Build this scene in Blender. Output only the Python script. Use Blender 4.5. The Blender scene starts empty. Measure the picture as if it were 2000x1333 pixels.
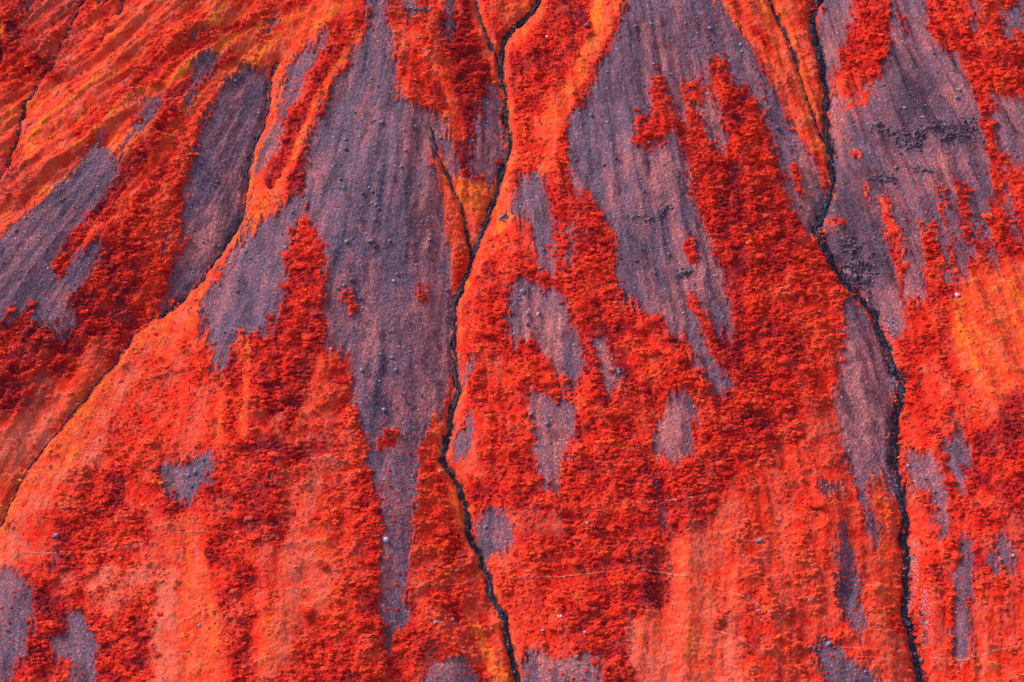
import bpy, math, random
import numpy as np
R = math.radians
random.seed(7)
rng = np.random.default_rng(7)
S = bpy.context.scene
COL = S.collection

# ------------------------------------------------------------------ camera, sky, sun, exposure
D, PITCH, SLOPE, FPX = 600.0, R(30), R(35), 3000.0
cam_d = bpy.data.cameras.new("camera"); cam_d.sensor_width = 36; cam_d.lens = 54
cam_d.clip_start = 1; cam_d.clip_end = 6000
cam = bpy.data.objects.new("camera", cam_d); COL.objects.link(cam)
cam.location = (0, -D*math.cos(PITCH), D*math.sin(PITCH)); cam.rotation_euler = (R(60), 0, 0)
S.camera = cam
SUN_EL, SUN_AZ = R(46), R(-66)          # azimuth measured from +Y towards +X
w = bpy.data.worlds.new("World"); S.world = w; w.use_nodes = True
nt = w.node_tree; bg = nt.nodes['Background']
sky = nt.nodes.new('ShaderNodeTexSky'); sky.sky_type = 'NISHITA'; sky.sun_disc = False
sky.sun_elevation = SUN_EL; sky.sun_rotation = SUN_AZ; sky.air_density = 1.0; sky.dust_density = 2.5
nt.links.new(sky.outputs[0], bg.inputs[0]); bg.inputs[1].default_value = 0.135
sd = bpy.data.lights.new("sun", 'SUN'); sd.energy = 2.1; sd.angle = R(18); sd.color = (1, .93, .86)
so = bpy.data.objects.new("sun", sd); COL.objects.link(so)
sv = np.array([math.sin(SUN_AZ)*math.cos(SUN_EL), math.cos(SUN_AZ)*math.cos(SUN_EL), math.sin(SUN_EL)])
import mathutils
so.rotation_euler = mathutils.Vector(sv).to_track_quat('Z', 'Y').to_euler()
S.view_settings.view_transform = 'Standard'; S.view_settings.look = 'None'
S.view_settings.gamma = 1; S.view_settings.exposure = 1.05

# ------------------------------------------------------------------ noise helpers
def _tab(seed): return np.random.default_rng(seed).random((256, 256)).astype(np.float32)
_T = {}
def vn(x, y, seed=0):
    if seed not in _T: _T[seed] = _tab(1000+seed)
    T = _T[seed]
    xi = np.floor(x).astype(np.int64); yi = np.floor(y).astype(np.int64)
    fx = (x-xi).astype(np.float32); fy = (y-yi).astype(np.float32)
    fx = fx*fx*(3-2*fx); fy = fy*fy*(3-2*fy)
    x0 = xi & 255; x1 = (xi+1) & 255; y0 = yi & 255; y1 = (yi+1) & 255
    a = T[y0, x0]; b = T[y0, x1]; c = T[y1, x0]; d = T[y1, x1]
    return (a+(b-a)*fx)*(1-fy)+(c+(d-c)*fx)*fy
def fbm(x, y, o=4, seed=0):
    s = 0; a = .5; t = 0
    for k in range(o):
        s = s+a*vn(x*2**k+17.3*k, y*2**k+9.1*k, seed+k); t += a; a *= .55
    return s/t*2-1            # about -1..1
def ss(a, b, x):
    t = np.clip((x-a)/(b-a), 0, 1); return t*t*(3-2*t)

# ------------------------------------------------------------------ photograph pixels <-> hillside
cF = np.array([0, math.cos(PITCH), -math.sin(PITCH)]); cU = np.array([0, math.sin(PITCH), math.cos(PITCH)])
cC = -cF*D; TS = math.tan(SLOPE)
def project(x, y, z):
    ry = y-cC[1]; rz = z-cC[2]
    dep = ry*cF[1]+rz*cF[2]
    return 1000+x/dep*FPX, 666.5-(ry*cU[1]+rz*cU[2])/dep*FPX
def unproject(px, py, hfun=None):
    px = np.asarray(px, float); py = np.asarray(py, float)
    a = (px-1000)/FPX; b = (666.5-py)/FPX
    dy = cF[1]+b*cU[1]; dz = cF[2]+b*cU[2]
    h = np.zeros_like(px)
    for k in range(1 if hfun is None else 14):
        # C.z + t dz = (C.y + t dy)*TS + h
        t = (cC[1]*TS+h-cC[2])/(dz-dy*TS)
        x = t*a; y = cC[1]+t*dy
        if hfun is None: break
        h = .5*h+.5*hfun(x, y) if k < 13 else hfun(x, y)
    return x, y, y*TS+h

# ------------------------------------------------------------------ traced watercourses (pixels of the photograph)
STREAMS = [  # name, width in metres, points
 ('left creek', .85, [(545,135),(535,150),(530,170),(527,210),(515,250),(497,300),(485,340),(482,380),(478,420),(470,455),(445,490),(420,530),(385,575),(350,605),(300,640),(265,670),(235,715),(205,750),(170,790),(130,840),(90,880),(55,920),(30,970),(0,1020),(-60,1110)]),
 ('middle fork', 0.8, [(915,-60),(925,0),(935,40),(950,80),(970,120),(978,145)]),
 ('middle stream', 1.35, [(1080,-50),(1055,0),(1040,35),(1010,60),(985,85),(980,120),(978,145),(985,180),(985,230),(993,260),(995,300),(980,340),(965,390),(950,440),(935,480),(920,510),(905,555),(890,600),(887,640),(887,690),(890,740),(892,780),(880,820),(875,860),(865,885),(865,910),(880,935),(900,960),(910,1010),(915,1045),(935,1090),(950,1120),(965,1190),(985,1220),(995,1270),(1010,1333),(1020,1400)]),
 ('middle side rill', 0.5, [(842,292),(855,340),(880,380),(905,430),(915,480),(921,506)]),
 ('right stream', 2.05, [(1625,-60),(1605,0),(1590,30),(1585,70),(1595,110),(1605,160),(1613,220),(1615,280),(1625,330),(1622,370),(1620,400),(1600,430),(1593,460),(1615,500),(1635,545),(1670,575),(1710,615),(1720,650),(1735,695),(1745,730),(1765,745),(1762,780),(1748,820),(1745,880),(1748,920),(1760,975),(1768,1030),(1762,1060),(1770,1110),(1768,1170),(1765,1210),(1780,1260),(1795,1333),(1805,1400)]),
 ('right side rill', 0.45, [(1450,-40),(1470,0),(1500,30),(1530,90),(1555,160),(1570,210),(1600,280),(1618,312)]),
 ('top left rill', 0.5, [(200,-40),(190,0),(175,60),(150,105),(120,160),(90,210),(60,260),(50,310),(30,370),(10,430),(-20,480)]),
 ('crack one', 0.35, [(285,-20),(272,10),(262,30),(248,60),(240,84)]),
 ('crack two', 0.35, [(216,28),(207,45),(202,72)]),
 ('crack three', 0.35, [(236,25),(229,42),(222,60),(206,76)]),
 ('crack four', 0.35, [(402,-20),(384,5),(368,22)]),
 ('corner rill', 0.4, [(-30,90),(0,125),(15,150),(10,190)]),
]
def wiggle(pts, amp, seed, step=7):
    P = np.array(pts, float); out = []
    seg = np.hypot(*np.diff(P, axis=0).T); L = np.concatenate([[0], np.cumsum(seg)])
    n = max(int(L[-1]/step), 2); t = np.linspace(0, L[-1], n)
    x = np.interp(t, L, P[:, 0]); y = np.interp(t, L, P[:, 1])
    fade = np.minimum(1, np.minimum(t, L[-1]-t)/25)
    x = x+fade*amp*fbm(t/22, t*0+seed*3.7, 3, seed); y = y+fade*amp*.5*fbm(t/22, t*0+seed*5.1, 3, seed+9)
    return np.stack([x, y], 1)
SPX = [wiggle(p, 5.5, 40+i) for i, (n, wd, p) in enumerate(STREAMS)]
SXY = []
for P in SPX:
    x, y, z = unproject(P[:, 0], P[:, 1]); SXY.append(np.stack([x, y], 1))
def dist_poly(X, Y, P):
    d = np.full(X.shape, 1e9, np.float32)
    for (ax, ay), (bx, by) in zip(P[:-1], P[1:]):
        vx, vy = bx-ax, by-ay; L2 = vx*vx+vy*vy+1e-9
        t = np.clip(((X-ax)*vx+(Y-ay)*vy)/L2, 0, 1)
        d = np.minimum(d, (X-ax-t*vx)**2+(Y-ay-t*vy)**2)
    return np.sqrt(d)
# coarse distance maps on the plane, 1 m cells
GX = np.arange(-300, 301, 1.0, dtype=np.float32); GY = np.arange(-230, 231, 1.0, dtype=np.float32)
gx, gy = np.meshgrid(GX, GY)
DIST = [dist_poly(gx, gy, P) for P in SXY]
def bil(A, x, y):
    fx = np.clip((x+300), 0, A.shape[1]-1.001); fy = np.clip((y+230), 0, A.shape[0]-1.001)
    xi = fx.astype(int); yi = fy.astype(int); fx = fx-xi; fy = fy-yi
    return (A[yi, xi]*(1-fx)+A[yi, xi+1]*fx)*(1-fy)+(A[yi+1, xi]*(1-fx)+A[yi+1, xi+1]*fx)*fy
big = np.minimum(np.minimum(DIST[0]+0, DIST[2]), DIST[4]); big = np.minimum(big, DIST[1]+4)
HM = 15*(1-np.exp(-big*0.52/15))
HM += 2.2*(1-np.exp(-np.minimum(np.minimum(DIST[5], DIST[6]), DIST[3])*0.5/2.2))
def boxb(A, r):
    for ax in (0, 1):
        P = np.pad(A, [(r+1, r) if a == ax else (0, 0) for a in (0, 1)], mode='edge')
        c = np.cumsum(P, axis=ax, dtype=np.float64)
        A = ((c[2*r+1:]-c[:-2*r-1]) if ax == 0 else (c[:, 2*r+1:]-c[:, :-2*r-1]))/(2*r+1)
    return A.astype(np.float32)
HM *= 1-.5*ss(-80, -160, gx)*ss(30, -40, gy)
HM = boxb(boxb(HM, 3), 3)
HM += 3.5*fbm(gx/70+3, gy/90+8, 3, 3)
def hm(x, y): return bil(HM, x, y)

# ------------------------------------------------------------------ traced patches (pixels of the photograph)
SCREE = [
 [(190,268),(222,300),(226,330),(200,372),(150,442),(95,512),(108,542),(135,510),(165,480),(205,458),(190,505),(150,560),(130,598),(147,622),(122,678),(104,662),(112,600),(78,642),(50,598),(30,600),(0,632),(-40,660),(-40,500),(0,470),(60,400),(130,340)],
 [(318,172),(302,222),(250,287),(233,283),(265,240),(290,190)],
 [(470,126),(512,135),(522,160),(524,205),(513,258),(490,310),(482,345),(478,380),(474,430),(464,455),(440,490),(405,540),(350,584),(340,560),(358,505),(365,440),(350,432),(360,380),(366,330),(382,270),(410,210),(440,160)],
 [(548,235),(553,270),(522,322),(492,352),(490,322),(510,285),(530,240)],
 [(641,52),(632,100),(603,130),(582,172),(560,215),(545,232),(540,215),(560,170),(552,150),(582,110),(620,70)],
 [(500,440),(545,402),(582,362),(592,385),(572,440),(561,480),(556,540),(545,592),(522,640),(500,652),(485,640),(470,662),(452,680),(440,702),(433,740),(420,740),(420,690),(400,650),(390,662),(396,600),(410,560),(432,530),(460,482)],
 [(716,-30),(756,-30),(753,45),(765,80),(768,110),(773,150),(776,190),(792,205),(842,208),(872,240),(886,280),(892,322),(905,345),(880,335),(870,310),(838,288),(850,340),(860,390),(872,450),(880,500),(877,560),(882,622),(884,682),(872,740),(862,800),(835,832),(812,862),(812,900),(810,960),(802,1002),(802,1050),(800,1100),(800,1182),(790,1222),(775,1232),(765,1262),(755,1265),(752,1230),(740,1210),(745,1150),(745,1082),(750,1020),(742,975),(722,950),(717,900),(710,850),(700,832),(690,780),(690,720),(682,690),(655,672),(642,692),(633,640),(632,560),(628,480),(622,430),(602,412),(586,382),(590,340),(600,300),(620,240),(640,190),(670,130),(690,92),(715,58)],
 [(950,150),(970,165),(976,222),(986,282),(975,340),(952,357),(915,342),(912,290),(920,240),(940,200)],
 [(780,-20),(812,-20),(806,32),(780,20)], [(868,-20),(888,-20),(882,60),(870,92),(864,60)],
 [(1224,-30),(1385,-30),(1430,50),(1475,112),(1502,162),(1532,212),(1562,272),(1600,332),(1606,400),(1590,452),(1630,560),(1500,640),(1440,700),(1420,760),(1405,780),(1370,742),(1350,702),(1335,662),(1300,640),(1290,605),(1262,612),(1232,602),(1215,602),(1212,562),(1200,520),(1200,450),(1190,420),(1165,392),(1140,370),(1120,352),(1105,322),(1108,270),(1110,226),(1135,200),(1150,160),(1170,120),(1195,80),(1205,50)],
 [(1645,565),(1680,592),(1714,627),(1724,670),(1736,722),(1742,780),(1740,822),(1738,880),(1744,925),(1725,940),(1702,905),(1690,962),(1712,1020),(1720,1072),(1706,1060),(1690,1010),(1662,935),(1655,890),(1640,850),(1630,800),(1625,742),(1640,690),(1649,640)],
 [(1600,-30),(1802,-30),(1816,80),(1870,105),(1895,160),(1912,222),(1925,300),(1936,400),(1930,442),(1902,470),(1885,540),(1870,566),(1858,480),(1835,470),(1805,520),(1792,562),(1770,592),(1756,645),(1750,680),(1735,640),(1712,600),(1670,562),(1637,520),(1605,470),(1622,420),(1628,340),(1620,250),(1612,180),(1592,100)],
 [(1932,190),(2040,190),(2040,330),(1975,332),(1962,300),(1948,290)],
 [(1956,330),(1966,340),(1978,420),(1996,470),(1986,480),(1966,430)],
 [(1893,-10),(1907,-10),(1906,60),(1896,62)], [(1950,20),(2010,-10),(2000,40),(1978,82),(1962,76)],
 [(303,902),(360,890),(412,878),(420,918),(396,944),(386,966),(345,984),(328,960),(308,930)],
 [(1000,535),(1040,550),(1086,560),(1102,592),(1126,652),(1141,702),(1128,742),(1115,766),(1085,705),(1050,682),(1020,662),(988,650),(990,600)],
 [(1010,345),(1060,333),(1069,380),(1078,442),(1082,520),(1062,532),(1046,490),(1040,440),(1000,415)],
 [(1100,430),(1121,438),(1119,520),(1105,528)],
 [(1150,655),(1176,648),(1186,700),(1216,742),(1238,768),(1200,754),(1176,772),(1172,720)],
 [(1305,768),(1345,768),(1367,800),(1352,830),(1350,880),(1330,907),(1305,882),(1268,870),(1285,820),(1300,790)],
 [(1030,760),(1075,770),(1127,780),(1120,850),(1102,870),(1100,902),(1086,950),(1102,978),(1075,950),(1060,955),(1050,900),(1040,850)],
 [(895,830),(925,803),(921,850),(915,887),(890,887),(884,862)], [(920,740),(905,760),(900,735),(915,690),(930,700)],
 [(935,988),(965,985),(995,1020),(1001,1060),(960,1080),(930,1072),(924,1030)],
 [(820,1340),(838,1302),(870,1288),(912,1290),(945,1340),(940,1380),(820,1380)],
 [(1015,1275),(1050,1263),(1080,1290),(1130,1280),(1176,1273),(1178,1380),(1020,1380)],
 [(-30,1098),(35,1108),(55,1160),(60,1232),(50,1282),(25,1302),(0,1360),(-40,1380)],
 [(145,1173),(160,1190),(166,1222),(186,1240),(186,1380),(131,1380),(135,1260),(98,1300),(100,1240),(130,1220)],
 [(1593,940),(1630,943),(1648,965),(1610,977)],
 [(1638,1005),(1655,1040),(1664,1090),(1682,1160),(1696,1232),(1668,1244),(1650,1190),(1628,1130),(1640,1070)],
 [(1588,1238),(1632,1250),(1662,1290),(1722,1335),(1720,1370),(1622,1370),(1598,1290)],
 [(1770,880),(1822,888),(1832,930),(1851,1000),(1852,1052),(1835,1070),(1825,1000),(1815,965),(1770,962)],
 [(1838,848),(1872,853),(1887,900),(1882,962),(1865,950),(1848,900)], [(1850,798),(1860,800),(1885,850),(1904,912),(1892,905)],
 [(1878,1045),(1900,1060),(1902,1120),(1890,1180),(1897,1280),(1858,1284),(1862,1200),(1856,1130),(1872,1100)],
 [(1950,1020),(1968,1050),(1984,1085),(1970,1106),(1945,1125),(1920,1105),(1940,1080)],
 [(1284,972),(1294,975),(1304,1036),(1296,1040)],
 [(351,490),(359,492),(318,622),(306,620)], [(330,452),(338,455),(320,500),(312,498)],
 [(50,1060),(66,1052),(64,1065)], [(95,1078),(108,1076),(106,1110),(98,1112)],
 [(1602,368),(1612,372),(1617,400),(1598,450),(1594,430)],
 [(1736,700),(1757,745),(1752,775),(1742,760)], [(1736,925),(1752,930),(1748,965),(1735,962)],
 [(1794,450),(1800,470),(1804,580),(1796,582)], [(1832,450),(1846,470),(1860,590),(1852,590)], [(1870,470),(1880,545),(1874,545)], [(1920,440),(1950,500),(1944,535),(1934,520)],
 [(205,240),(212,235),(180,290),(172,285)], [(395,130),(412,128),(370,205),(345,215)],
 [(30,25),(45,8),(62,0),(66,8),(50,30),(34,34)],[(125,18),(137,16),(138,28),(128,28)],[(160,14),(175,12),(172,24)],[(365,70),(395,50),(410,40),(400,62),(372,80)],[(515,45),(540,22),(548,30),(525,62)],[(385,110),(420,95),(430,125),(400,140),(375,150)],[(240,150),(262,135),(250,160)],[(25,305),(45,300),(44,320),(30,335)],
 [(535,880),(548,882),(530,940),(522,938)],
]
VEG = [   # vegetation lying over the bare stone
 [(1278,118),(1290,150),(1306,185),(1316,222),(1342,245),(1362,300),(1332,272),(1300,246),(1292,284),(1240,288),(1234,215),(1262,225),(1270,200)],
 [(1330,153),(1370,158),(1376,186),(1352,200),(1366,240),(1392,290),(1370,270),(1345,232),(1332,190)],
 [(1342,240),(1352,215),(1385,262),(1412,300),(1422,285),(1400,205),(1386,165),(1380,130),(1395,98),(1415,120),(1430,155),(1462,168),(1490,215),(1506,260),(1516,310),(1532,360),(1546,410),(1575,455),(1605,480),(1625,530),(1645,582),(1651,650),(1640,722),(1630,762),(1450,780),(1432,660),(1424,580),(1402,502),(1372,430),(1352,380),(1342,320),(1325,270)],
 [(1330,468),(1352,470),(1368,510),(1352,520),(1340,500)],
 [(1340,565),(1356,570),(1385,622),(1402,662),(1428,650),(1440,690),(1425,745),(1402,715),(1378,682),(1362,625),(1346,598)],
 [(1220,580),(1240,570),(1236,600),(1224,602)], [(1235,620),(1275,606),(1292,640),(1250,655)],
 [(1550,310),(1566,345),(1580,400),(1560,380),(1548,340)],
 [(665,575),(690,572),(698,605),(676,612)], [(725,850),(785,852),(785,872),(730,875)],
 [(812,545),(825,550),(835,590),(825,600),(812,570)],
 [(1665,-30),(1742,-30),(1736,60),(1731,110),(1720,142),(1692,160),(1642,192),(1619,172),(1622,140),(1650,80),(1660,30)],
 [(1764,22),(1773,40),(1771,70),(1760,72),(1757,45)],
 [(1642,205),(1680,175),(1705,165),(1700,180),(1660,215),(1636,222)],
 [(1660,264),(1668,273),(1655,286),(1650,280)], [(1672,290),(1683,299),(1674,315),(1658,311)],
 [(1684,348),(1692,350),(1698,408),(1690,410)], [(1722,378),(1740,382),(1746,430),(1760,480),(1772,545),(1764,590),(1752,540),(1735,480),(1722,430)],
 [(1828,350),(1836,352),(1852,432),(1862,480),(1848,470),(1836,410)],
 [(1855,345),(1880,350),(1890,390),(1897,440),(1902,480),(1880,470),(1870,400)], [(1797,440),(1820,432),(1828,480),(1812,520),(1800,500)],
 [(1622,425),(1655,420),(1648,436),(1630,440)],
 [(1882,95),(1905,150),(1918,210),(1930,215),(1940,300),(1952,380),(1965,450),(1940,460),(1930,330),(1912,240),(1895,170),(1872,110)],
 [(1150,440),(1165,395),(1188,425),(1195,470),(1160,480)],
 [(1030,660),(1060,680),(1075,730),(1050,760),(1000,750),(1010,690)],
 [(905,470),(850,440),(845,400)],
]
RUST = [  # px, py, rx, ry, strength : where the stone is rusty brown rather than purple grey
 (830,260,60,60,1),(850,420,35,120,.8),(850,620,40,130,.9),(820,800,60,80,.8),(690,560,60,150,.45),(620,330,35,60,.3),(680,180,30,60,.25),(940,280,40,80,.5),(400,480,60,110,.75),
 (520,290,40,60,.8),(460,330,20,80,.4),(1290,350,80,70,.75),(1390,230,50,70,.8),(1560,380,50,100,.9),(1690,760,60,190,.95),(1060,650,60,90,.75),(1080,860,50,90,.85),(1320,830,50,80,.95),(1200,720,40,60,.9),(1370,520,60,110,.7),
 (1400,700,40,60,.6),(1320,600,60,60,.55),(1760,560,50,90,.7),(1850,180,60,90,.45),(1660,200,50,90,.6),(1640,80,30,80,.5),(1850,330,80,60,.6),(1790,90,40,80,.5),(980,1040,40,50,.45),(1100,1310,90,40,.55),(870,1310,50,30,.55),(1800,930,50,70,.5),(1960,260,50,80,.6),(60,480,60,60,.2),(120,600,40,60,.5),(1730,330,60,60,.2),(1320,120,80,80,.35),(745,1100,60,150,.35)]
DARKS = [(1660,400,40,60,.9),(1690,340,60,40,.6),(1780,190,55,80,.9),(1750,120,30,40,.5),(1890,260,25,40,.7),(1720,430,50,40,.4),(1650,490,50,60,.6),(700,110,40,60,.4),(1250,60,60,60,.25),(110,400,80,70,.3),(1760,250,90,30,.5),(1240,500,50,80,.3),(700,700,50,60,.15),(1240,120,40,100,.3)]
# cover grid, one letter per 50 px of the photograph
GRID = [
 "rbbmooomoo"+"moorrmmsdo"+"ordyommmmo"+"omrrrmrmmr",
 "dbbmoommoo"+"moormommdr"+"orroommrmr"+"oorrrrrrmr",
 "rdboommooo"+"oordmmmmdd"+"rrmoommrrr"+"oorrrrrrrr",
 "mooooommrr"+"ooddmomddd"+"rmmomrmmdr"+"roommmdrmr",
 "ooooommmrr"+"ordomrrodd"+"mmmorrmrdr"+"rooommmrrr",
 "ooomoormro"+"oddomrrodd"+"mmmorrrrrr"+"rrooomorrm",
 "boomorrrro"+"oddommrrdd"+"mmmrmrrrdr"+"rrooomrrrm",
 "boommrrmro"+"odommrooyo"+"rrrmrrrrdr"+"rrooorrrrm",
 "oommrrmrro"+"ommomrrooy"+"mrrrrrrrdd"+"rrorommrrr",
 "mmmrdrmrro"+"omrmmmroom"+"mmrrrrrmrr"+"drrdrmrrrr",
 "mmrrddrrmo"+"mrrmmmrorm"+"rrrrrrrrrr"+"rrroormmro",
 "mrdddrromr"+"rdrmmmrmmr"+"rrrrmrrmrr"+"mrmrmrrdro",
 "rddddroorm"+"rdrmmmrrmr"+"mrrdrrrmdr"+"rmmoommdoo",
 "rddbroommm"+"rrdmmmrrmr"+"rrrdmmrrdr"+"rrmmorrmoo",
 "dbmoomqmrm"+"ddqmmqmqro"+"mqrrdmrrrr"+"rrmmorqroo",
 "dboomqmqmm"+"ddqmdmmmrm"+"rrmrmrrrrr"+"rrqqorqqoo",
 "qooqmmqqmm"+"bdqmdmmomm"+"mrdmrmrrrd"+"rqqqomrqqd",
 "soosmmmqmr"+"ddbqmrmoor"+"rrmrrmqrrr"+"qqqqqmmrdr",
 "oosmdmmmrm"+"dmbqrrmror"+"rrrrrrrrrq"+"qqqqombrrr",
 "osqrdqrqbr"+"dqqmrrmmrr"+"rrrmrrrrqq"+"qqqqoqrrqr",
 "sqrrmrqqrr"+"dqqmrrmrmo"+"bbrrrrdbqq"+"qqqqoqmqrb",
 "sqrrmqbqrm"+"qsoqrmmrmo"+"rrrrrdbsqq"+"qqqqoqqrqb",
 "qrbrqsromd"+"qosqmrqmqm"+"mrmrrdbsoq"+"qqqqoqrqrq",
 "bdrqsmoorq"+"qosmrrqrqm"+"mrmrrdbsoq"+"qqqqoqqrqq",
 "mrdrrdsoor"+"oqmmrrmqmo"+"mmrrdssobq"+"qqqqorqmqq",
 "rdmrrdsoor"+"qmrrmrdmqo"+"qmrrdssosb"+"qqqqoqqmoq",
 "mrqrdmssor"+"mmrdrrqqdo"+"mqmrdbsosq"+"qqbqoqqmoq"]
LET = {'r': (.48,.04,1,.5), 'd': (.26,.02,1,.5), 'm': (.66,.12,.6,.5), 'o': (.77,.22,.08,.5), 's': (.74,.62,.06,.5), 'y': (.93,0,.03,.5), 'b': (.40,.34,.35,.5), 'q': (.62,.22,.26,.5)}
STROKES = [  # points, half width px, tint, pale, tall
 ([(690,0),(560,70),(420,170),(300,250),(200,300),(100,370),(0,440)],16,.83,.15,.05),
 ([(640,10),(480,60),(400,110),(280,190),(200,230),(120,300),(60,390)],9,.84,.05,.03),
 ([(108,238),(126,220)],4,1,0,.02),([(0,55),(2,70)],6,1,0,.02),([(415,46),(442,38)],6,.97,0,.02),([(645,28),(618,52)],7,.97,0,.02),([(205,76),(226,56)],4,.97,0,.02),([(305,40),(350,60)],3,.97,0,.02),
 ([(655,670),(648,730),(636,800)],5,.92,0,.1),([(425,700),(428,780),(424,860)],6,.88,.1,.1),([(482,670),(478,760),(474,850)],6,.86,.15,.15),([(690,720),(694,780)],4,.86,.05,.2),([(930,365),(918,385),(925,410)],8,1.1,0,.02),
 ([(600,0),(430,60),(330,110),(220,190),(150,260)],10,.5,.05,.6),
 ([(450,110),(380,150),(330,190),(260,230)],8,.45,.1,.8),
 ([(330,215),(300,270),(250,330),(190,400),(130,480)],14,.3,0,1),
 ([(350,230),(320,290),(280,330),(230,420),(150,490)],10,.72,.1,.3),
 ([(420,190),(380,230),(360,300),(340,350),(300,400)],12,.74,.05,.4),
 ([(650,120),(600,210),(560,280),(530,350)],15,.24,0,1),
 ([(700,70),(650,140),(620,200),(590,270),(560,330),(520,390),(460,470)],9,.84,.1,.1),
 ([(1200,0),(1190,60),(1140,130),(1100,200),(1060,250)],22,.84,.08,.05),
 ([(1165,0),(1160,60),(1140,100)],8,1,0,.02),
 ([(1110,0),(1060,60),(1030,110),(1010,160)],22,.42,.05,1),
 ([(1220,0),(1200,60),(1160,130),(1130,190),(1100,280),(1090,360)],8,.6,.1,.7),
 ([(880,40),(900,110),(940,190),(920,250),(912,310)],24,.2,0,1),
 ([(800,60),(850,130),(880,180),(900,260)],10,.75,.15,.2),
 ([(860,330),(900,370),(930,400),(960,380)],26,.88,.05,.03),
 ([(855,300),(868,340),(895,400),(912,450)],7,.92,.02,.02),
 ([(920,360),(925,400)],9,1,0,.02),([(1030,400),(985,430),(960,450)],8,.97,0,.02),
 ([(965,475),(940,515),(912,560)],7,.8,.15,.03),
 ([(985,400),(1060,330),(1090,240)],9,.8,.2,.1),
 ([(1400,0),(1450,60),(1500,120),(1540,200),(1590,290)],12,.82,.1,.05),
 ([(1450,0),(1500,50),(1560,130),(1590,230)],14,.8,.15,.08),
 ([(920,1210),(945,1260),(980,1333)],11,.92,0,.02),([(1010,1333),(985,1250),(960,1200)],7,.84,.1,.03),
 ([(880,940),(890,1000),(920,1060)],12,.82,.12,.05),
 ([(350,1040),(370,1120),(390,1200),(380,1333)],34,.8,.18,.02),([(330,1110),(310,1180),(330,1250)],16,.72,.7,.05),
 ([(600,1080),(560,1130),(560,1200),(520,1300)],26,.78,.35,.03),([(640,900),(600,980),(570,1060)],14,.72,.35,.15),
 ([(180,1140),(215,1115)],16,.74,.65,.05),
 ([(1340,1070),(1345,1180),(1340,1333)],26,.78,.42,.02),([(1420,990),(1400,1050),(1350,1150),(1260,1250)],20,.74,.4,.05),([(1240,1230),(1250,1290),(1270,1333)],22,.7,.65,.05),
 ([(1900,560),(1880,640),(1900,700),(1940,760)],34,.84,.05,.03),([(1950,560),(1970,640),(1950,720)],45,.84,.06,.02),
 ([(20,860),(80,830)],30,.74,.6,.03),([(250,720),(160,840),(60,940)],26,.8,.3,.03),([(120,690),(40,700)],30,.28,.05,.9),
 ([(590,480),(600,560),(570,640),(545,720)],26,.36,0,1),([(600,440),(600,480)],12,.7,0,.8),
 ([(1130,330),(1150,400),(1170,500),(1190,560)],26,.46,0,1),([(1090,500),(1110,560),(1135,640)],9,.6,.05,1),
 ([(480,560),(420,640),(370,680)],10,.8,.1,.2),([(640,700),(600,780),(570,860)],12,.74,.3,.3),
 ([(630,790),(650,720),(670,700)],10,.5,.1,.8),([(450,690),(455,760),(440,840)],9,.4,0,1),([(410,700),(430,760),(420,860)],7,.86,.05,.2),
 ([(1400,300),(1420,420),(1450,520)],16,.26,0,1),([(1340,1000),(1370,960),(1400,900)],14,.3,.1,.8),
 ([(1600,580),(1590,700),(1580,800)],24,.62,.12,.6),([(1500,1000),(1560,1100),(1600,1200)],22,.72,.25,.3),
 ([(1630,1250),(1560,1260)],14,.6,.2,.5),([(1900,900),(1960,950),(1990,1000)],20,.4,.1,.8),([(1990,790),(1960,840),(1930,870)],26,.3,.05,.9),
]

# rasters, 2 px of the photograph per cell, 60 px margin
MX = 60; RW, RH = (2000+2*MX)//2, (1334+2*MX)//2
rx, ry = np.meshgrid(np.arange(RW)*2-MX, np.arange(RH)*2-MX); rx = rx.astype(np.float32); ry = ry.astype(np.float32)
def fill(poly):
    P = np.array(poly, float); x0, y0 = P.min(0)-4; x1, y1 = P.max(0)+4
    i0 = max(int((x0+MX)//2), 0); i1 = min(int((x1+MX)//2)+2, RW); j0 = max(int((y0+MX)//2), 0); j1 = min(int((y1+MX)//2)+2, RH)
    X = rx[j0:j1, i0:i1]; Y = ry[j0:j1, i0:i1]; ins = np.zeros(X.shape, bool)
    for k in range(len(P)):
        ax, ay = P[k]; bx, by = P[(k+1) % len(P)]
        if ay == by: continue
        c = ((ay > Y) != (by > Y)) & (X < (bx-ax)*(Y-ay)/(by-ay)+ax); ins ^= c
    return (slice(j0, j1), slice(i0, i1)), ins
scr = np.zeros((RH, RW), np.float32)
for p in SCREE:
    s, m = fill(p); scr[s][m] = 1
for p in VEG:
    if len(p) > 3:
        s, m = fill(p); scr[s][m] = 0
scrS = boxb(boxb(boxb(scr, 3), 3), 2)
scrW = boxb(boxb(scr, 9), 9)
def blobs(L):
    A = np.zeros((RH, RW), np.float32)
    for x, y, a, b, s in L: A = np.maximum(A, s*np.exp(-(((rx-x)/a)**2+((ry-y)/b)**2)*1.1))
    return A
rust = blobs(RUST); darks = blobs(DARKS)
base = np.zeros((4, RH, RW), np.float32)
G = np.array([[LET[c] for c in row[:40]] for row in GRID], np.float32)
wx = rx+26*fbm(rx/60, ry/60, 3, 11); wy = ry+26*fbm(rx/60+50, ry/60, 3, 15)
fx = np.clip(wx/50-.5, 0, 38.999); fy = np.clip(wy/50-.5, 0, 25.999)
xi = fx.astype(int); yi = fy.astype(int); fx = ss(.15, .85, fx-xi); fy = ss(.15, .85, fy-yi)
for k in range(4):
    g = G[:, :, k]; base[k] = (g[yi, xi]*(1-fx)+g[yi, xi+1]*fx)*(1-fy)+(g[yi+1, xi]*(1-fx)+g[yi+1, xi+1]*fx)*fy
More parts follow.
